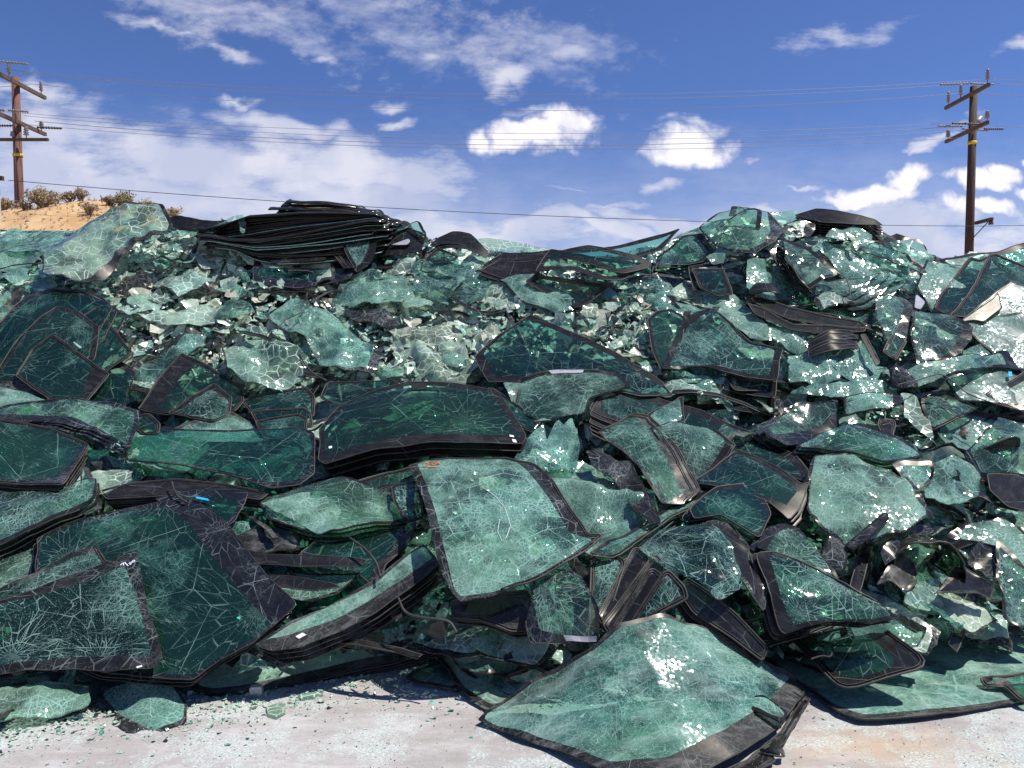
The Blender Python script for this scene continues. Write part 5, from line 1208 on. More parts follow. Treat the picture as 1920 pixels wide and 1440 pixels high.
H('long windshield lying lowest on the slab below the curved one', [(352,1290,'z0.03'),(430,1232,'z0.10'),(520,1200,'z0.14'),(620,1172,'z0.18'),(740,1128,'z0.25'),(800,1132,'z0.25'),(862,1158,'z0.21'),(890,1183,'z0.16'),(884,1202,'z0.11'),(800,1229,'z0.06'),(740,1245,'z0.04'),(640,1264,'z0.025'),(500,1290,'z0.02'),(400,1303,'z0.02')], lift=.03, mat='dusty_light', fmat='frit_dusty', bw={7:.03,8:.05,9:.06,10:.06,11:.06,12:.05,13:.03}, b=.012, seal=.006, short='the lowest long windshield', wob=.006, stack=(2,3,6,-.012,'sheets under the lowest long windshield'), slabels=lambda k: f'{ORD[k-1]} black edge under the lowest long windshield')
H('broken rounded windshield corner lying loose on the concrete', [(169,1312,'z0.02'),(202,1286,'z0.05'),(245,1268,'z0.10'),(285,1260,'z0.13'),(326,1282,'z0.08'),(352,1324,'g'),(350,1354,'g'),(318,1362,'g'),(277,1376,'g'),(240,1370,'g'),(205,1352,'g'),(182,1334,'g')], lift=0, mat='shattered', fmat='frit_dusty', bw={6:.02,7:.035,8:.05,9:.06,10:.06,11:.05,0:.03}, b=.0, wob=.004, jag=.006, seal=0, crump=.02, short='the loose rounded corner', **GL)
H('folded black scrap pinned under the inscribed windshield', [(12,1245),(30,1230),(120,1235),(118,1255),(60,1262),(20,1268)], lift=1.0, mat='frit_dusty', b=.01, crump=.03, jag=.006, seal=.004, **GL)
H('dark crumpled strip along the foot of the heap at the left edge', [(-60,1330,'g'),(0,1300),(60,1275),(120,1262),(180,1268),(120,1290,'z0.05'),(40,1325,'z0.02'),(0,1345,'g')], lift=.1, mat='frit_dusty', b=.012, crump=.03, jag=.01, short='the dark strip at the foot', **GL)
H('pale shattered sheet crushed flat at the lower left edge', [(-60,1300,'z0.1'),(60,1290,'z0.1'),(170,1285,'z0.08'),(165,1320,'g'),(80,1335,'g'),(-60,1360,'g')], lift=.05, mat='shattered', crump=.05, jag=.02, **GL)
H('thin black batten lying on the concrete left of the loose corner', [(88,1344,'g'),(172,1322,'g'),(174,1326,'g'),(90,1348,'g')], lift=.006, mat='frit_dusty', b=.005, r=.002, name='glazing_strip', cat='glass strip')
# broad centre
cw = H('broad centre windshield, bright crazed glass bent over at its top', [(766,874,.10),(800,862,.12),(880,862,.1),(950,867,.1),(1008,888),(1060,960),(1102,1020),(1128,1022),(1060,1068),(990,1108),(920,1134),(862,1143),(846,1126),(822,1060),(800,985)], lift=.96, mat='shattered', fmat='frit_cracked', bw={4:.08,5:.09,6:.03,11:.02,12:.02,13:.05,14:.05,0:.02,7:.015,8:.015,9:.015}, b=.02, seal=.006, bulge=.08, short='the broad centre windshield', cs=1.6, crump=.010, flat_shade=False)
strokes(cw, 'orange_marks', [[(798,873),(803,872),(800,875)],[(806,874),(812,876),(816,876)],[(815,877),(823,877),(823,880),(817,880)],[(799,880),(806,880),(812,882)],[(812,883),(820,882),(826,884)],[(792,884),(801,886)],[(803,888),(812,889),(820,891)]], 'orange', .003)
strokes(cw, 'loose_thread', [[(905,945),(930,965),(948,990),(958,1020),(950,1040),(942,1046),(934,1030),(938,1010)],[(910,925),(945,915),(985,925),(1000,945),(985,955),(960,948)]], 'white_ink', .0012)
H('black windshield end folded under the broad centre one', [(845,1130),(990,1112),(1000,1150),(1005,1180),(960,1190),(900,1170),(850,1160)], lift=.62, mat='frit', fmat='frit_dusty', b=.03, seal=.006, stack=(2,3,9,-.03,'black ends under the broad centre windshield'), slabels=lambda k: f'{ORD[k]} black end below the broad centre windshield')
tq = H('deep turquoise bent piece with a silver reflection along its hem under the centre windshield', [(1000,1082),(1018,1060),(1055,1068),(1088,1076),(1104,1105),(1121,1145),(1120,1196),(1060,1202),(994,1207),(986,1165),(996,1120)], lift=.98, mat='web', fmat='blue', bw={7:.05,8:.05}, b=.008, crump=.03, seal=.003, short='the deep turquoise piece', **GL)
patch(tq, 'painted_hem_reflection', [(1056,1189),(1119,1190),(1119,1200),(1062,1199)], 'silver')  # reflection on the black hem painted as a silver patch
for k, (q, lb, mt) in enumerate([
    ([(1105,1150),(1109,1034),(1120,1030),(1168,1048),(1172,1056),(1135,1180),(1095,1175)], 'green-glazed window leaning at the back of the fan of long windows', 'cracked'),
    ([(1118,1155),(1186,1030),(1196,1026),(1217,1048),(1170,1160),(1135,1185)], 'second long dark window of the fan, with a thick rubber rim', 'frit'),
    ([(1128,1170),(1222,1044),(1232,1041),(1251,1066),(1180,1190),(1150,1200)], 'third long dark window of the fan, narrowest of them', 'frit'),
    ([(1140,1190),(1214,1070),(1226,1066),(1250,1086),(1195,1185),(1160,1205)], 'fourth long dark window of the fan, lying forward', 'frit'),
    ([(1165,1195),(1242,1074),(1254,1070),(1284,1100),(1290,1122),(1235,1150),(1200,1185)], 'frontmost window of the fan, green corner showing crazed glass', 'web')]):
    H(lb, q, lift=.80 + .05 * k, mat=mt, fmat='frit_dusty', b=.022, seal=.007, group='fan of long dark windows', short='the fan of long windows' if k == 2 else None, **SW)
H('frayed bow of rubber-edged glass running from the centre to the right pile', [(1100,1045),(1127,1020),(1190,975),(1260,925),(1330,910),(1420,908),(1430,920),(1330,930),(1262,950),(1200,1000),(1150,1040)], lift=.94, mat='cracked', fmat='frit', bw={1:.02,2:.03,3:.04,4:.04,5:.04}, b=.012, seal=.006, stack=(2,6,9,-.02,'bows running to the right pile'), slabels=lambda k: f'{ORD[k]} bow beneath the frayed rubber-edged one', short='the frayed bow')
H('windshield end with clipped black corner leaning right of the frayed bow', [(1290,960),(1340,925),(1418,910),(1430,935),(1445,975),(1420,1020),(1350,975),(1300,975)], lift=.86, mat='cracked', fmat='frit', bw={1:.04,2:.04,3:.03}, b=.012, seal=.005, short='the clipped-corner windshield', stack=(2,-5,8,-0.015,'sheets by the clipped-corner windshield'), slabels=lambda k: f'{ORD[k-1]} bow nested under the clipped-corner windshield')
H('light webbed windshield hanging over the fan of long windows', [(1195,1030),(1240,992),(1330,975),(1362,1020),(1395,1080),(1385,1105),(1340,1125),(1300,1095),(1250,1070)], lift=.92, mat='web', crump=.03, jag=.006, short='the light webbed windshield')
H('jet black folded border standing between the webbed glass and the tented windshield', [(1322,978),(1345,972),(1376,980),(1400,1010),(1420,1045),(1440,1095),(1432,1150),(1405,1112),(1372,1050),(1345,1010)], lift=.98, mat='frit', fmat='frit_cracked', b=.02, crump=.02, seal=.003, short='the jet black fold', **GL)
H('flat shard curled under the webbed windshield', [(1330,1110),(1350,1092),(1390,1082),(1392,1100),(1365,1120),(1345,1126)], lift=1.04, mat='web', jag=.006, crump=.015, **GL)
H('tented windshield with a shiny silvery shoulder', [(1418,1034),(1438,1000),(1462,981),(1495,990),(1530,1030),(1574,1084),(1560,1100),(1500,1070),(1440,1045)], lift=.96, mat='web', fmat='frit', bw={0:.04,1:.04,2:.03}, b=.008, bulge=.03, crump=.015, short='the tented windshield', stack=(1,-8,6,-0.02,'tented windshields'), slabels=lambda k: f'{ORD[k-1]} sheet showing under the tented windshield', jag=.004)
fr = H('windshield propped up with a right-angled black corner at the bottom', [(1420,1044),(1450,1042),(1487,1050),(1540,1075),(1590,1098),(1650,1130),(1687,1160),(1640,1166),(1560,1176),(1470,1190),(1462,1180),(1440,1110)], lift=1.04, mat='web', fmat='frit', bw={7:.015,8:.02,9:.03,10:.05,11:.05,6:.015}, b=.006, seal=.005, bulge=.03, short='the propped windshield', stack=(2,-7,7,-0.02,'sheets behind the propped windshield'), slabels=lambda k: f'{ORD[k-1]} black corner nested behind the propped windshield')
H('dark fold with a rounded lower edge behind the propped windshield', [(1535,1040),(1557,997),(1590,1022),(1588,1060),(1578,1082),(1555,1065)], lift=.90, mat='frit_cracked', b=.01, crump=.02, **GL)
H('bright shattered windshield curving down in the right middle', [(1515,900),(1522,865),(1560,852),(1610,855),(1660,880),(1700,905),(1740,980),(1700,1005),(1640,1010),(1590,1022),(1550,1000),(1510,960)], lift=.76, mat='shattered', fmat='frit_cracked', bw={4:.02,5:.03}, b=.0, crump=.03, bulge=.05, short='the bright curving windshield')
H('cracked black strip laid across the bright curving windshield', [(1583,1022),(1600,1008),(1655,960),(1664,962),(1668,972),(1635,1005),(1600,1032)], lift=.92, mat='frit_cracked', b=.008, r=.015, short='the cracked black strip', name='glazing_strip', cat='glass strip')
H('shiny green sheet under the great pile towards the right', [(1490,835),(1550,815),(1613,803),(1700,830),(1732,853),(1660,880),(1600,860),(1540,850)], lift=.64, mat='cracked', fmat='frit', bw={2:.04}, b=.01, short='the shiny green sheet', stack=(2,-3,7,-0.015,'sheets under the shiny green sheet'), slabels=lambda k: f'{ORD[k-1]} edge under the shiny green sheet')
H('black angle of a broken frame on shattered glass at the right', [(1672,872),(1685,865),(1748,862),(1752,875),(1745,902),(1715,925),(1700,905)], lift=.86, mat='shattered', fmat='frit_dusty', bw={0:.03,1:.04,2:.02,6:.03}, b=.008, seal=.005, crump=.02, short='the broken frame angle', **SW)
H('crazed sheet filling the space right of the broken frame angle', [(1745,870),(1790,850),(1835,885),(1830,930),(1780,950),(1730,930)], lift=.74, mat='shattered', crump=.04, jag=.01, **GL)
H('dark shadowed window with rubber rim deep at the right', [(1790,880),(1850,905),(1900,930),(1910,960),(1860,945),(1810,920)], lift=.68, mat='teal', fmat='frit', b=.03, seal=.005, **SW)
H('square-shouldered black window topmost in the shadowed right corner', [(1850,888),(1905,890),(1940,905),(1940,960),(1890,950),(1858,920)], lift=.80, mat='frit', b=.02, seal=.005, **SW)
# right edge: curled windshield like a cave
def cave(u, v):
    ang = math.radians(200 - 220 * u)
    cx, cy = P(1745, 1085, 3.95).x, P(1745, 1085, 3.95).y; cz = P(1745, 1085, 3.95).z
    rx_, rz_ = .185, .17
    if u > .85: pass
    return Vector((cx + rx_ * math.cos(ang) * (1 + .25 * v), cy + .02 + .55 * v, max(.02, cz + rz_ * math.sin(ang) * (1 - .25 * v) + .02)))
surf('windshield', cave, 28, 12, 'curled windshield forming a dark cave at the lower right', 'windshield', mat='web', fmat='frit', mu=(.12, .06), mv=(.22, 0), size=(1.1, .6), crump=.02, seed=3, seal=.005)
HEROES.append((bpy.context.scene.objects[-1], None, 1745, 1060))
HPOLY.append((np.array([(1665,1120),(1680,1020),(1735,990),(1800,1010),(1830,1110)], float), 3.95))
H('broad green sheet rolling over the curled cave', [(1778,1000),(1800,986),(1880,980),(1925,1010),(1960,1060),(1930,1080),(1868,1040),(1820,1020)], lift=.52, mat='shattered', fmat='frit', bw={0:.03}, b=.0, crump=.02, bulge=.04, **GL)
H('light sheet standing at the right edge beside the cave', [(1866,1012),(1895,1035),(1925,1070),(1960,1100),(1960,1180),(1910,1172),(1886,1150),(1872,1080)], lift=.72, mat='web', fmat='frit_dusty', bw={0:.03,1:.03}, b=.0, crump=.03, jag=.006, **GL)
H('dark ragged fold standing beside the cave opening', [(1820,1030),(1840,1012),(1864,1012),(1868,1060),(1862,1092),(1840,1060),(1818,1050)], lift=.66, mat='frit_cracked', crump=.03, jag=.008, **GL)
H('folded violet-black flap in front of the cave', [(1752,1112),(1780,1085),(1800,1060),(1828,1072),(1850,1082),(1872,1095),(1868,1122),(1845,1116),(1835,1110)], lift=.80, mat='frit', fmat='frit_dusty', b=.015, crump=.02, seal=.003, **GL)
H('dark plate and rubber edge left of the cave opening', [(1640,1100),(1665,1060),(1690,1032),(1715,1050),(1722,1090),(1700,1110),(1670,1085)], lift=.58, mat='frit_dusty', fmat='frit_dusty', b=.015, crump=.02, seal=.004, **GL)
H('grey-violet ragged sheet arching above the cave', [(1650,1040),(1672,1000),(1705,980),(1740,985),(1752,1000),(1712,1005),(1690,1030),(1664,1060)], lift=.70, mat='frit_cracked', crump=.02, jag=.01, **GL)
H('pale floor of shattered glass inside the cave', [(1690,1130),(1710,1090),(1760,1085),(1760,1125),(1740,1148)], lift=.56, mat='pale', crump=.03, **GL)
H('crumpled green bag-like sheet hanging under the propped windshield', [(1590,1165),(1640,1162),(1690,1155),(1740,1180),(1745,1205),(1690,1212,'z0.06'),(1620,1225,'z0.04'),(1600,1200)], lift=.72, mat='shattered', fmat='frit_cracked', bw={2:.05}, b=.0, crump=.05, jag=.01, short='the crumpled bag-like sheet', **GL)
H('loose crazed flap over the end of the bag-like sheet', [(1690,1110),(1740,1140),(1775,1150),(1812,1165),(1800,1190),(1812,1230,'z0.03'),(1760,1205,'z0.05'),(1730,1170)], lift=.62, mat='shattered', crump=.04, jag=.012, **GL)
H('dark hollow-backed sheet put in for the shade under the propped windshield', [(1430,1175),(1500,1190),(1590,1180),(1600,1220,'z0.03'),(1500,1225,'z0.03'),(1430,1218,'z0.03')], lift=.45, mat='frit_cracked', crump=.02, **GL)  # black sheet stands in for the shadow beneath the propped windshield
# foot of the heap
H('big dusty windshield lying flat on the slab at the lower right', [(1432,1232,'z0.05'),(1470,1215,'z0.06'),(1560,1210,'z0.04'),(1700,1185,'z0.04'),(1810,1188,'z0.03'),(1930,1212,'g'),(2040,1235,'g'),(2040,1290,'g'),(1930,1310,'g'),(1770,1338,'g'),(1660,1350,'g'),(1612,1349,'g'),(1570,1334,'g'),(1505,1283,'g')], lift=.015, mat='dusty_light', fmat='frit_dusty', bw={8:.05,9:.055,10:.055,11:.055,12:.03,13:.02}, b=.006, seal=.004, short='the flat dusty windshield')
H('windshield corner overlapping the flat dusty one at the right edge', [(1840,1271,'z0.05'),(1865,1266,'z0.07'),(1930,1258,'z0.08'),(2000,1262,'z0.08'),(2000,1330,'g'),(1912,1313,'g'),(1885,1290,'z0.03'),(1850,1288,'z0.03')], lift=.03, mat='teal', fmat='frit_dusty', bw={6:.05,7:.04,0:.04,5:.03}, b=.015, seal=.006)
H('curved rubber-rimmed windshield peeking out beneath the lowest long one', [(762,1270,'g'),(790,1252,'g'),(840,1235,'z0.02'),(870,1250,'z0.02'),(860,1292,'g'),(780,1280,'g')], lift=.01, mat='dusty_light', fmat='frit_dusty', b=.02, seal=.005)
H('outer of two flat rubber-edged windshields holding the paper label', [(818,1238,'z0.03'),(880,1210,'z0.12'),(960,1200,'z0.15'),(1030,1230,'z0.12'),(1000,1290,'z0.03'),(960,1318,'g'),(915,1324,'g'),(865,1292,'g')], lift=.02, mat='dusty_light', fmat='frit_dusty', b=.02, seal=.007, short='the flat label windshields')
lb_ = H('inner of two flat rubber-edged windshields, white paper label on its corner', [(848,1224,'z0.10'),(905,1203,'z0.16'),(1000,1200,'z0.18'),(1030,1225,'z0.16'),(1010,1270,'z0.08'),(960,1308,'z0.04'),(900,1278,'z0.05'),(856,1245,'z0.08')], lift=.03, mat='dusty_light', fmat='frit_dusty', b=.012, seal=.007)
st_ = patch(lb_, 'paper_label', [(858,1236),(885,1223),(902,1234),(872,1244)], 'sticker', dz=.006)
strokes(lb_, 'printed_lines', [[(863,1236),(885,1226)],[(866,1238.5),(874,1235)],[(880,1232),(890,1228.5)],[(888,1236),(897,1232.5)],[(889,1237.2),(898,1233.6)]], 'grey_ink', .0012, dz=.0085)
H('small upside-down window corner lying on the label windshield', [(944,1276),(958,1262),(1000,1248),(1035,1262),(1020,1288,'z0.06'),(975,1286,'z0.05')], lift=.28, mat='dusty', fmat='frit_dusty', b=.014, seal=.006, short='the small window corner', **SW)
H('crumpled brown-black rag of border on the label windshield', [(910,1262),(960,1250),(985,1228),(1012,1222),(1030,1240),(990,1252),(955,1262)], lift=.42, mat='frit_dusty', crump=.03, jag=.008, **GL)
H('great draped windshield with a dusty black hem at the bottom of the photo', [(889,1344,'g'),(960,1312,'z0.05'),(1030,1268,'z0.16'),(1100,1215,'z0.30'),(1158,1160,'z0.42'),(1240,1135,'z0.46'),(1295,1165,'z0.36'),(1360,1205,'z0.24'),(1430,1245,'z0.15'),(1490,1268,'z0.09'),(1510,1295,'z0.06'),(1450,1370,'z0.04'),(1380,1420,'z0.05'),(1290,1460,'z0.05'),(1180,1462,'z0.05'),(1110,1434,'z0.03'),(1030,1400,'z0.02'),(960,1370,'g')], lift=.03, mat='dusty', fmat='frit_dusty', bw={8:.03,9:.05,10:.08,11:.10,12:.11,13:.10,14:.04,15:.02,16:.02,17:.02,0:.02,1:.02,2:.02,3:.02}, b=.018, seal=.005, crump=.012, cs=1.8, flat_shade=False, short='the great draped windshield')
H('black-edged windshield showing under the hem of the great draped one', [(1180,1475,'g'),(1300,1470,'g'),(1400,1425,'g'),(1462,1375,'g'),(1512,1305,'z0.03'),(1516,1312,'g'),(1470,1392,'g'),(1440,1410,'g'),(1455,1425,'g'),(1330,1500,'g')], lift=.012, mat='frit', fmat='frit_dusty', b=.02, seal=.005)
H('row of black rubber strips lying along the upper edge of the great draped windshield', [(1286,1082),(1330,1110),(1380,1150),(1440,1215),(1430,1240),(1370,1195),(1300,1150),(1276,1115)], lift=.86, mat='frit', fmat='frit_dusty', b=.014, seal=.006, stack=(2,-6,8,-.012,'edges above the great draped windshield'), slabels=lambda k: f'{ORD[k]} black edge above the great draped windshield', name='glazing_strip', cat='glass strip')
H('brown-black batten lying on the flat dusty windshield', [(1473,1238,'z0.06'),(1484,1236,'z0.07'),(1618,1276,'z0.035'),(1612,1284,'z0.03')], lift=.02, mat='frit_dusty', b=.008, r=.004, seal=.003, name='glazing_strip', cat='glass strip')
H('short pair of black bars on the bare concrete at the right', [(1806,1172,'g'),(1812,1170,'g'),(1868,1184,'g'),(1862,1190,'g')], lift=.015, mat='frit', b=.005, r=.003, seal=.005, name='glazing_strip', cat='glass strip')
H('broken black stub of frame below the hem of the great draped windshield', [(1420,1406,'z0.03'),(1448,1402,'z0.06'),(1452,1382,'z0.10'),(1474,1412,'z0.02'),(1468,1420,'g'),(1430,1412,'g')], lift=.02, mat='frit_dusty', b=.008, seal=.005, name='glazing_strip', cat='glass strip')
H('white-frosted tuft of crushed glass at the corner of the great draped windshield', [(1438,1340,'z0.09'),(1470,1342,'z0.08'),(1468,1366,'z0.03'),(1452,1372,'z0.02')], lift=.06, mat='pale', crump=.03, jag=.012, **GL)
H('torn film with frosted edge lying on the black hem of the great draped windshield', [(1385,1306,'z0.12'),(1430,1300,'z0.13'),(1480,1330,'z0.10'),(1468,1350,'z0.08'),(1420,1335,'z0.10')], lift=.05, mat='shattered', fmat='frit', bw={3:.02,4:.02}, crump=.02, jag=.01, **GL)
# crushed middle band: lumps one can tell apart
H('light green draped sheet with a peaked top left of the crushed field', [(498,592),(553,559),(590,578),(640,602),(690,642),(718,668),(702,702),(645,702),(600,690),(572,640)], lift=.34, mat='shattered', fmat='frit_cracked', bw={4:.03,5:.06,6:.03}, b=.0, crump=.06, bulge=.05, jag=.006, short='the peaked draped sheet', **GL)
H('pillow-shaped lump of white-crazed laminate in the crushed field', [(418,655),(440,640),(500,642),(545,655),(585,682),(570,715),(530,736),(470,735),(432,710)], lift=.32, mat='crazed', crump=.05, bulge=.10, jag=.008, short='the crazed pillow', **GL)
H('low crushed green sheet at the left edge above the arched windshield', [(-60,600),(-20,548),(62,552),(40,585),(5,625),(-40,660)], lift=.22, mat='shattered', crump=.05, jag=.01, **GL)
H('dull green shell of glass in the crushed field left of the draped sheet', [(405,585),(430,568),(470,572),(478,585),(440,600),(412,598)], lift=.3, mat='cracked', bulge=.04, **GL)
H('long crumpled fold of pale film across the crushed field', [(240,590),(300,572),(380,568),(450,580),(400,605),(320,612)], lift=.26, mat='pale', crump=.07, jag=.012, short='the long pale fold', **GL)
H('bright patch of crushed green glass spilling from the middle crest', [(700,590),(770,555),(850,560),(910,590),(940,630),(860,660),(770,650),(720,620)], lift=.18, mat='pale', crump=.07, jag=.015, short='the bright crushed patch', **GL)
H('pale curtain of crushed laminate left of the clear cowled windshield', [(735,660),(800,640),(870,650),(895,690),(870,722),(790,715),(740,700)], lift=.2, mat='pale', crump=.08, jag=.012, **GL)
H('fine-crazed blue-green slope right of the upright oval window', [(1330,560),(1380,548),(1430,600),(1460,640),(1410,636),(1360,600),(1320,580)], lift=.26, mat='shattered', crump=.03, jag=.01, short='the fine-crazed slope', **GL)
H('glassy sheet glinting right of the fine-crazed slope', [(1430,580),(1520,606),(1560,640),(1500,660),(1450,640)], lift=.24, mat='shattered', crump=.04, jag=.01, **GL)
H('heap of clear cracked film above the wide dark pair at the right middle', [(1480,655),(1560,650),(1580,700),(1540,722),(1480,712)], lift=.42, mat='shattered', crump=.05, jag=.012, **GL)

# ---- foam spacer block and small shards on the slab
def small(name, label, cat, px, py, size, mat, rot=0.0, tilt=0.0, h=None):
    d = d_at_z(px, py, 0); c = P(px, py, d)
    mb = MB(); R_ = Matrix.Rotation(rot, 3, 'Z') @ Matrix.Rotation(tilt, 3, 'X')
    sx, sy, sz = size
    r_ = random.Random(int(px))
    # chipped block: bevelled top, slightly skewed
    vs_ = []
    for z, k in ((0, 1.0), (sz * .8, .98), (sz, .88)):
        for a, b_ in ((-1, -1), (1, -1), (1, 1), (-1, 1)):
            vs_.append(R_ @ Vector((a * sx / 2 * k + r_.uniform(-1, 1) * sx * .03, b_ * sy / 2 * k + r_.uniform(-1, 1) * sy * .04, z)) + c + Vector((0, 0, .003)))
    fs_ = [(3, 2, 1, 0), (8, 9, 10, 11)]
    for L in (0, 4):
        for i in range(4): fs_.append((L + i, L + (i + 1) % 4, L + 4 + (i + 1) % 4, L + 4 + i))
    mb.add(vs_, fs_)
    o = mesh_obj(name, [v - c for v in mb.v], mb.f, M[mat], smooth=False); o.location = c
    return tag(o, label, cat, kind='thing')
M['cream'] = plain_mat('cream_foam', (0.62, 0.57, 0.48), 0.85, var=0.1, scale=60)
small('foam_block', 'small cream foam block on the concrete under the lowest long windshield', 'foam block', 481, 1301, (.055, .035, .035), 'cream', .1)
small('foam_block', 'cream flat packing piece on the slab beneath the cave', 'foam block', 1755, 1142, (.22, .05, .012), 'cream', -.05)
for (q, lb) in (([(500,1325),(520,1318),(537,1320),(535,1335),(520,1345),(503,1340)], 'green glass shard lying alone on the concrete, its tip black'),
                ([(556,1302),(585,1297),(607,1298),(590,1306),(565,1310)], 'pale flat glass sliver near the foam block on the concrete'),
                ([(440,1290),(460,1286),(470,1292),(450,1297)], 'tiny green chip beside the tip of the lowest long windshield')):
    H(lb, [(a, b_, 'g') for a, b_ in q], lift=0.0, mat='pale', name='glass_shard', cat='glass shard', r=.004, step=.02, jag=.003, group=None)

# ---- loose rubber cords
def cord(label, pts, lift, r=.006):
    w = [P(x, y, min(D(x, y) - lift * LIFTK * float(np.interp(y, [1080, 1290], [1, .22])) - .07, d_at_z(x, y, .02))) for x, y in pts]
    sm_ = []
    for i in range(len(w) - 1):
        a, b_, c_, d_ = w[max(i - 1, 0)], w[i], w[i + 1], w[min(i + 2, len(w) - 1)]
        for k in range(6):
            t = k / 6
            sm_.append(.5 * ((2 * b_) + (c_ - a) * t + (2 * a - 5 * b_ + 4 * c_ - d_) * t * t + (-a + 3 * b_ - 3 * c_ + d_) * t ** 3))
    sm_.append(w[-1]); c0 = sm_[len(sm_) // 2]
    mb = MB(); mb.tube([q - c0 for q in sm_], r, 6)
    o = mesh_obj('rubber_cord', mb.v, mb.f, M['rubber']); o.location = c0
    tag(o, label, 'rubber cord', 'loose rubber cords', 'thing')
cord('short bent rubber cord hanging over the thin pile', [(322,903),(328,922),(338,934),(350,941)], .75)
cord('curved rubber cord on the bent-ended dark windshield', [(655,1008),(685,1030),(705,1055),(713,1082)], .75)
cord('long wavy rubber cord on the lowest long windshield', [(747,1121),(758,1145),(780,1156),(812,1160),(842,1166),(856,1186)], .85)
cord('long thin rubber cord draped over the twisted tube', [(1680,722),(1722,712),(1763,702),(1790,718),(1815,738),(1860,755),(1915,770)], .95, .004)
cord('stiff rubber cord standing beside the crazed pillow', [(405,640),(418,655),(424,680),(428,708)], .5)
cord('rubber cord looping below the crazed pillow', [(560,655),(570,680),(590,702),(612,714)], .5)
cord('thin rubber cord hooked over the nested bows', [(1570,512),(1586,522),(1594,545),(1592,560)], .6, .004)
cord('rubber cord curling down the slope left of the buried black slab', [(520,620),(535,600),(560,588),(580,570)], .5, .004)
cord('thin bent cord rising from the dark rounded roof glass', [(636,449),(648,432),(655,424)], .6, .004)
cord('stray rubber cord across the flat dusty windshield', [(1520,1236),(1540,1230),(1556,1231),(1560,1224)], .9, .004)
# ------------------------------------------------------------------ the rest of the heap: loose sheets, strips, fragments
def covered(px, py):
    n_ = 0
    for poly, d in HPOLY:
        if inside(poly, np.array([[px, py]]))[0]: n_ += 1
    return n_
def in_crushed(px, py):
    """how much of the surface here is crushed pale laminate"""
    e = lambda cx, cy, rx_, ry_: max(0.0, 1 - ((px - cx) / rx_) ** 2 - ((py - cy) / ry_) ** 2)
    return min(1.0, 2.2 * max(e(330, 560, 230, 120), e(560, 620, 330, 130), e(760, 630, 230, 110), e(880, 600, 160, 90), e(1120, 620, 160, 80), e(1230, 660, 70, 60), e(400, 500, 120, 60), e(1760, 950, 150, 45), e(1700, 1120, 120, 40)))
PROTO = []
def irregular(w, h, r, n=9):
    out = []
    for i in range(n):
        a = 2 * math.pi * i / n + r.uniform(-.3, .3); q = r.uniform(.55, 1.15)
        c, s_ = math.cos(a), math.sin(a); k = 1 / max(abs(c), abs(s_)) ** .6
        out.append(Vector((c * k * q * w / 2, s_ * k * q * h / 2, 0)))
    return out
def proto(kind, k):
    r = random.Random(k * 17 + 3)
    up = Vector((0, 0, 1))
    if kind == 'sheet':
        w, h = r.uniform(.45, .95), r.uniform(.25, .5)
        m_ = r.choice(['shattered', 'cracked', 'pale', 'shattered', 'web', 'dusty'])
        return build_sheet('glass_sheet', irregular(w, h, r, r.choice([6, 7, 9])), mat=m_, fmat=r.choice(['frit_cracked', 'frit_dusty']), b=0, bw={r.randrange(6): r.uniform(.03, .08), r.randrange(6): r.uniform(.02, .06)},
                           crump=r.uniform(.03, .08), cs=r.uniform(2.2, 4.5), jag=.016, r=.003, seed=100 + k, face=up, step=.034, bulge=r.uniform(-.04, .09)), m_
    if kind == 'window':
        w, h = r.uniform(.4, .75), r.uniform(.25, .4); s_ = r.uniform(-.1, .1)
        m_ = r.choice(['teal', 'clean', 'cracked'])
        return build_sheet('car_side_glass', [Vector((-w / 2, -h / 2, 0)), Vector((w / 2, -h / 2, 0)), Vector((w / 2 + s_, h / 2, 0)), Vector((-w / 2 + r.uniform(0, .15), h / 2, 0))], mat=m_, fmat='frit', b=r.uniform(.02, .04),
                           bw={r.randrange(4): r.uniform(.04, .09)}, seal=.006, r=.06, seed=200 + k, face=up, step=.05, bulge=.02), m_
    if kind == 'fragment':
        w, h = r.uniform(.14, .34), r.uniform(.10, .22)
        m_ = r.choice(['pale', 'pale', 'shattered', 'frit_cracked', 'frit_dusty', 'shattered'])
        return build_sheet('glass_fragment', irregular(w, h, r, r.choice([5, 6, 8])), mat=m_, crump=r.uniform(.02, .05), cs=r.uniform(5, 10), jag=.016, seed=300 + k, face=up, step=.026, r=.002, bulge=r.uniform(-.02, .04)), m_
    if kind == 'strip':
        L, w = r.uniform(.35, .9), r.uniform(.025, .06); c_ = r.uniform(-.12, .12)
        pts = [Vector((-L / 2 + L * i / 6, c_ * math.sin(math.pi * i / 6) - w / 2, .04 * math.sin(i))) for i in range(7)] + [Vector((L / 2 - L * i / 6, c_ * math.sin(math.pi * (6 - i) / 6) + w / 2, .04 * math.sin(6 - i))) for i in range(7)]
        m_ = r.choice(['frit', 'frit_dusty', 'frit_cracked'])
        return build_sheet('glazing_strip', pts, mat=m_, b=0, seal=.005, r=.004, seed=400 + k, face=up, step=.03), m_
kinds = [('sheet', 16), ('window', 5), ('fragment', 14), ('strip', 7)]
protos = {}
for kd, n_ in kinds:
    protos[kd] = []
    for k in range(n_):
        inf, m_ = proto(kd, k); protos[kd].append([inf['root'], m_, False])
CAT = dict(sheet='glass sheet', window='car window', fragment='glass fragment', strip='glass strip')
ADJ = {'shattered': 'shattered green', 'cracked': 'cracked green', 'pale': 'pale crazed', 'web': 'spider-cracked', 'dusty': 'dusty green', 'teal': 'dark teal', 'clean': 'clear dark', 'frit': 'black', 'frit_cracked': 'cracked black', 'frit_dusty': 'dusty black'}
NOUN = dict(sheet='sheet of glass', window='car window', fragment='glass fragment', strip='glazing strip')
fill = []
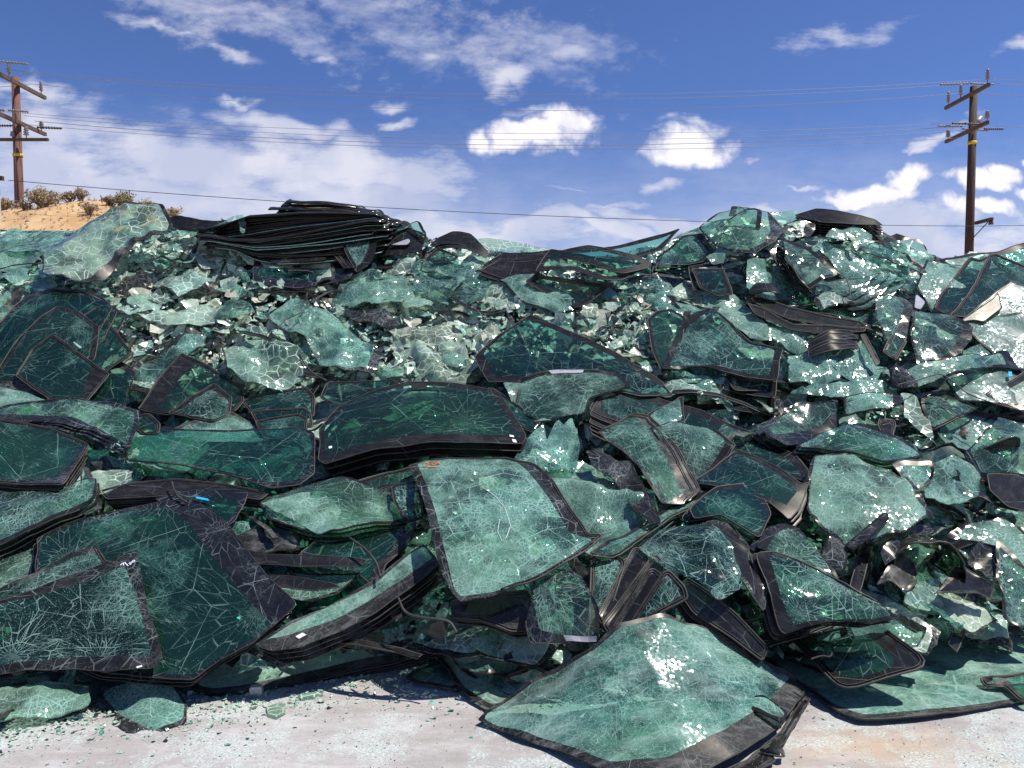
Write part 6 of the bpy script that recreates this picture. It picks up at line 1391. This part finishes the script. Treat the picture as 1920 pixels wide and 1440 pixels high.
def surf_frame(px, py):
    a, b, c = P(px, py, D(px, py)), P(px + 20, py, D(px + 20, py)), P(px, py - 20, D(px, py - 20))
    n_ = (b - a).cross(c - a).normalized()
    if n_.dot(CAM - a) < 0: n_ = -n_
    return a, n_
def place(kind, px, py, lift, tiltmax, scale=1.0, r=rng, want=None):
    a, n_ = surf_frame(px, py)
    d = D(px, py) - lift * 0.8 + 0.03
    loc = P(px, py, d)
    ch = [p for p in protos[kind] if want is None or p[1] in want] or protos[kind]
    pr = r.choice(ch)
    if not pr[2]: o = pr[0]; pr[2] = True
    else: o = copy_tree(pr[0])
    nn = (n_ + Vector((0, -.0, .35)) + Vector((r.uniform(-1, 1), r.uniform(-1, 1), r.uniform(-1, 1))) * tiltmax).normalized()
    q = nn.to_track_quat('Z', 'Y'); ang = r.uniform(-.6, .6) + (math.pi if r.random() < .5 else 0) + (1.57 if r.random() < .2 else 0)
    M3 = q.to_matrix() @ Matrix.Rotation(ang, 3, 'Z')
    # keep the sheet's long side mostly level
    o.rotation_euler = M3.to_euler(); o.location = loc; o.scale = (scale,) * 3
    o['category'] = CAT[kind]; o['kind'] = 'thing'
    fill.append(dict(o=o, kind=kind, mat=pr[1], px=px, py=py, s=scale))
    return o
def skyy(px): return float(np.interp(px, SKY_X, SKY_Y))
def basey(px): return float(np.interp(px, BASE_X, BASE_Y))
r2 = random.Random(11)
cnt = dict(sheet=0, window=0, fragment=0, strip=0); tries = 0
target = dict(sheet=150, window=22, fragment=150, strip=75)
taken = []
while tries < 9000 and any(cnt[k] < target[k] for k in cnt):
    tries += 1
    px = r2.uniform(-40, 1960); lo_, hi_ = skyy(px) + 22, basey(px) - 25
    py = lo_ + (hi_ - lo_) * r2.random()
    cz = in_crushed(px, py); cov = covered(px, py)
    if cov >= 2: continue
    if cov == 1 and r2.random() < .65: continue
    kd = r2.choices(['sheet', 'window', 'fragment', 'strip'], [3.0 * (1 - cz * .75), .8 * (1 - cz), 1.2 + 4.5 * cz, 1.3])[0]
    if cnt[kd] >= target[kd] or (px < 420 and py > 1225): continue
    md = {'sheet': 40, 'window': 70, 'fragment': 15, 'strip': 30}[kd]
    if any(t[2] == kd and abs(t[0] - px) < md and abs(t[1] - py) < md * .6 for t in taken): continue
    taken.append((px, py, kd)); cnt[kd] += 1
    near_top = py < skyy(px) + 45
    sc = r2.uniform(.75, 1.2) * (.6 if near_top else 1)
    lift = {'sheet': .06, 'window': .10, 'fragment': .17, 'strip': .19}[kd] + r2.uniform(-.03, .06)
    want = ['pale', 'shattered', 'frit_cracked'] if cz > .4 and kd in ('sheet', 'fragment') else None
    place(kd, px, py, lift, .55 if kd == 'fragment' else .3, sc, r2, want)
# small fragments lying on top of the big flat sheets and at the foot
for k in range(26):
    px = r2.uniform(0, 1900); py = basey(px) - r2.uniform(0, 50)
    if covered(px, py) or px < 460: continue
    place('fragment', px, py, .1, .4, r2.uniform(.4, .8), r2); cnt['fragment'] += 1
for kd in protos:
    for pr in protos[kd]:
        if not pr[2]:
            for c in list(pr[0].children): bpy.data.objects.remove(c)
            bpy.data.objects.remove(pr[0])
# labels: look, kind, then where, named by the nearest sheet one can find
LM = [(s, x, y) for (_, s, x, y) in HEROES if s]
def where(px, py):
    best = min(LM, key=lambda l: math.hypot(l[1] - px, (l[2] - py) * 1.3))
    dx, dy = px - best[1], (py - best[2]) * 1.3
    if math.hypot(dx, dy) < 22: return best[0], 'against'
    if abs(dx) > abs(dy): return best[0], 'left of' if dx < 0 else 'right of'
    return best[0], 'just above' if dy < 0 else 'just below'
groups = {}
for f in fill:
    lm, rel = where(f['px'], f['py'])
    size = 'small ' if f['s'] < .85 else 'large ' if f['s'] > 1.08 else ''
    key = (size + ADJ[f['mat']], NOUN[f['kind']], rel, lm)
    groups.setdefault(key, []).append(f)
for key, lst in groups.items():
    lst.sort(key=lambda f: f['py'])
    for i, f in enumerate(lst):
        adj, noun, rel, lm = key
        lab = f'{adj} {noun} {rel} {lm}'
        if len(lst) > 1:
            lab = ('upper ' if i == 0 else 'lower ') + lab if len(lst) == 2 else f'{ORD[i]} highest ' + lab
        f['o']['label'] = ' '.join(lab.split()[:16])
        f['o']['group'] = {'sheet': 'loose sheets in the heap', 'window': 'loose windows in the heap', 'fragment': 'loose fragments in the heap', 'strip': 'loose black strips in the heap'}[f['kind']]

# ------------------------------------------------------------------ crushed glass nobody could count
def rub_mat(name, a, b, line, rough=.3, emit=0):
    n = NT(name)
    tc = n.n('ShaderNodeTexCoord').outputs['Object']
    c = n.mix(n.ramp(n.noise(tc, 7, 3, .6, '3D'), .35, .65), c4(*a), c4(*b))
    e = n.voro(tc, 34, 'DISTANCE_TO_EDGE', 'Distance', '3D')
    c = n.mix(n.ramp(e, .02, .12, .85, 0), c, c4(*line))
    cell = n.voro(tc, 34, 'F1', 'Color', '3D')
    geo = n.n('ShaderNodeNewGeometry')
    nr = n.vmath('NORMALIZE', n.vmath('ADD', geo.outputs['Normal'], n.vmath('SCALE', n.vmath('SUBTRACT', cell, (.5, .5, .5)), scale=.22)))
    df = n.bsdf('ShaderNodeBsdfDiffuse', c, None, nr); tl = n.bsdf('ShaderNodeBsdfTranslucent', c)
    base = n.mixsh(.35, df, tl)
    fr = n.n('ShaderNodeFresnel'); fr.inputs['IOR'].default_value = 1.5; n.put(fr, 'Normal', nr)
    return n.end(n.mixsh(fr.outputs[0], base, n.bsdf('ShaderNodeBsdfGlossy', c4(.95), .26, nr)))
M['rub_pale'] = rub_mat('crushed_pale_laminate', (.34, .54, .42), (.55, .66, .52), (.72, .82, .70))
M['rub_green'] = rub_mat('crushed_green_glass', (.08, .28, .20), (.20, .48, .36), (.50, .74, .62))
M['rub_cream'] = rub_mat('yellowed_laminate_film', (.52, .54, .40), (.70, .66, .50), (.80, .80, .66))
M['rub_dark'] = plain_mat('crushed_black_glass', (.010, .010, .012), .25, col2=(.05, .05, .05), scale=20, spec=.5)
def rubble(name, label, N, pick, smin, smax, seed):
    r = random.Random(seed); V_ = []; F_ = []; MI = []
    for q in range(N):
        g_ = pick(r)
        if g_ is None: continue
        c, nn, mi = g_
        s = smin * (smax / smin) ** (r.random() ** 1.6)
        nn = (nn + Vector((r.gauss(0, 1), r.gauss(0, 1), r.gauss(0, 1))) * .45).normalized()
        u = nn.orthogonal().normalized(); v = nn.cross(u); a0 = r.uniform(0, 6.28)
        u, v = u * math.cos(a0) + v * math.sin(a0), v * math.cos(a0) - u * math.sin(a0)
        m = r.choice([5, 6, 7]); asp = r.uniform(.35, .9); b0 = len(V_)
        fold = r.uniform(-.35, .35)
        V_.append(c + nn * s * .12 * r.uniform(-1, 1))
        rim = []
        for k in range(m):
            a = 6.283 * k / m + r.uniform(-.3, .3); q_ = r.uniform(.6, 1.1)
            rim.append(c + (u * math.cos(a) + v * math.sin(a) * asp) * s * q_ + nn * s * (fold * abs(math.cos(a)) + r.uniform(-.22, .22)))
        V_ += rim
        for k in range(m): F_.append((b0, b0 + 1 + k, b0 + 1 + (k + 1) % m)); MI.append(mi)
    o = mesh_obj(name, V_, F_, None, smooth=False, mats=[M['rub_green'], M['rub_pale'], M['rub_dark'], M['rub_cream']], midx=MI)
    return tag(o, label, kind='stuff')
def pick_heap(r):
    side = r.random() < .28
    px = r.choice([r.uniform(-560, -100), r.uniform(2020, 2620)]) if side else r.uniform(-120, 2040); lo_, hi_ = skyy(px), basey(px)
    py = lo_ + (hi_ - lo_) * r.random() ** 1.0
    cz = in_crushed(px, py)
    if not side and r.random() > .22 + cz: return None
    a, n_ = surf_frame(px, py)
    w = P(px, py, D(px, py) + .10 - abs(r.gauss(0, .06)) - (.10 * cz) + (.06 if py < lo_ + 25 else 0))
    x = r.random()
    cream = mn.noise(Vector((px / 60, py / 45, 9)))
    mi = (3 if (x < .5 and cream > .05) else 1 if x < .70 else 0 if x < .93 else 2) if cz > .12 else (0 if x < .55 else 1 if x < .72 else 2)
    return w, n_, mi
rubble('crushed_glass_rubble', 'crushed pale and green laminated glass filling the heap', 62000, pick_heap, .014, .11, 5)
def pick_foot(r):
    px = r.uniform(-60, 1980); b_ = basey(px) + 20
    py = b_ + abs(r.gauss(0, 1)) * 42
    w = P(px, py, d_at_z(px, py, 0.0)); w.z = .004 + r.random() * .012 * max(0, 1 - (py - b_) / 80)
    x = r.random()
    return w, Vector((0, 0, 1.6)), (1 if x < .72 else 0 if x < .93 else 2)
rubble('glass_crumbs', 'small glass crumbs strewn on the concrete along the foot', 9500, pick_foot, .0025, .022, 6)
def pick_yard(r):
    px = r.uniform(-100, 2020); py = r.uniform(1240, 1470)
    if mn.noise(Vector((px / 160, py / 50, 2))) < r.uniform(-.5, .5): return None
    w = P(px, py, d_at_z(px, py, 0.0)); w.z = .003
    x = r.random()
    return w, Vector((0, 0, 1.6)), (1 if x < .75 else 0 if x < .88 else 2)
rubble('fine_glass_crumbs', 'fine scattered glass crumbs and dark grit on the open slab', 9000, pick_yard, .0015, .0065, 8)
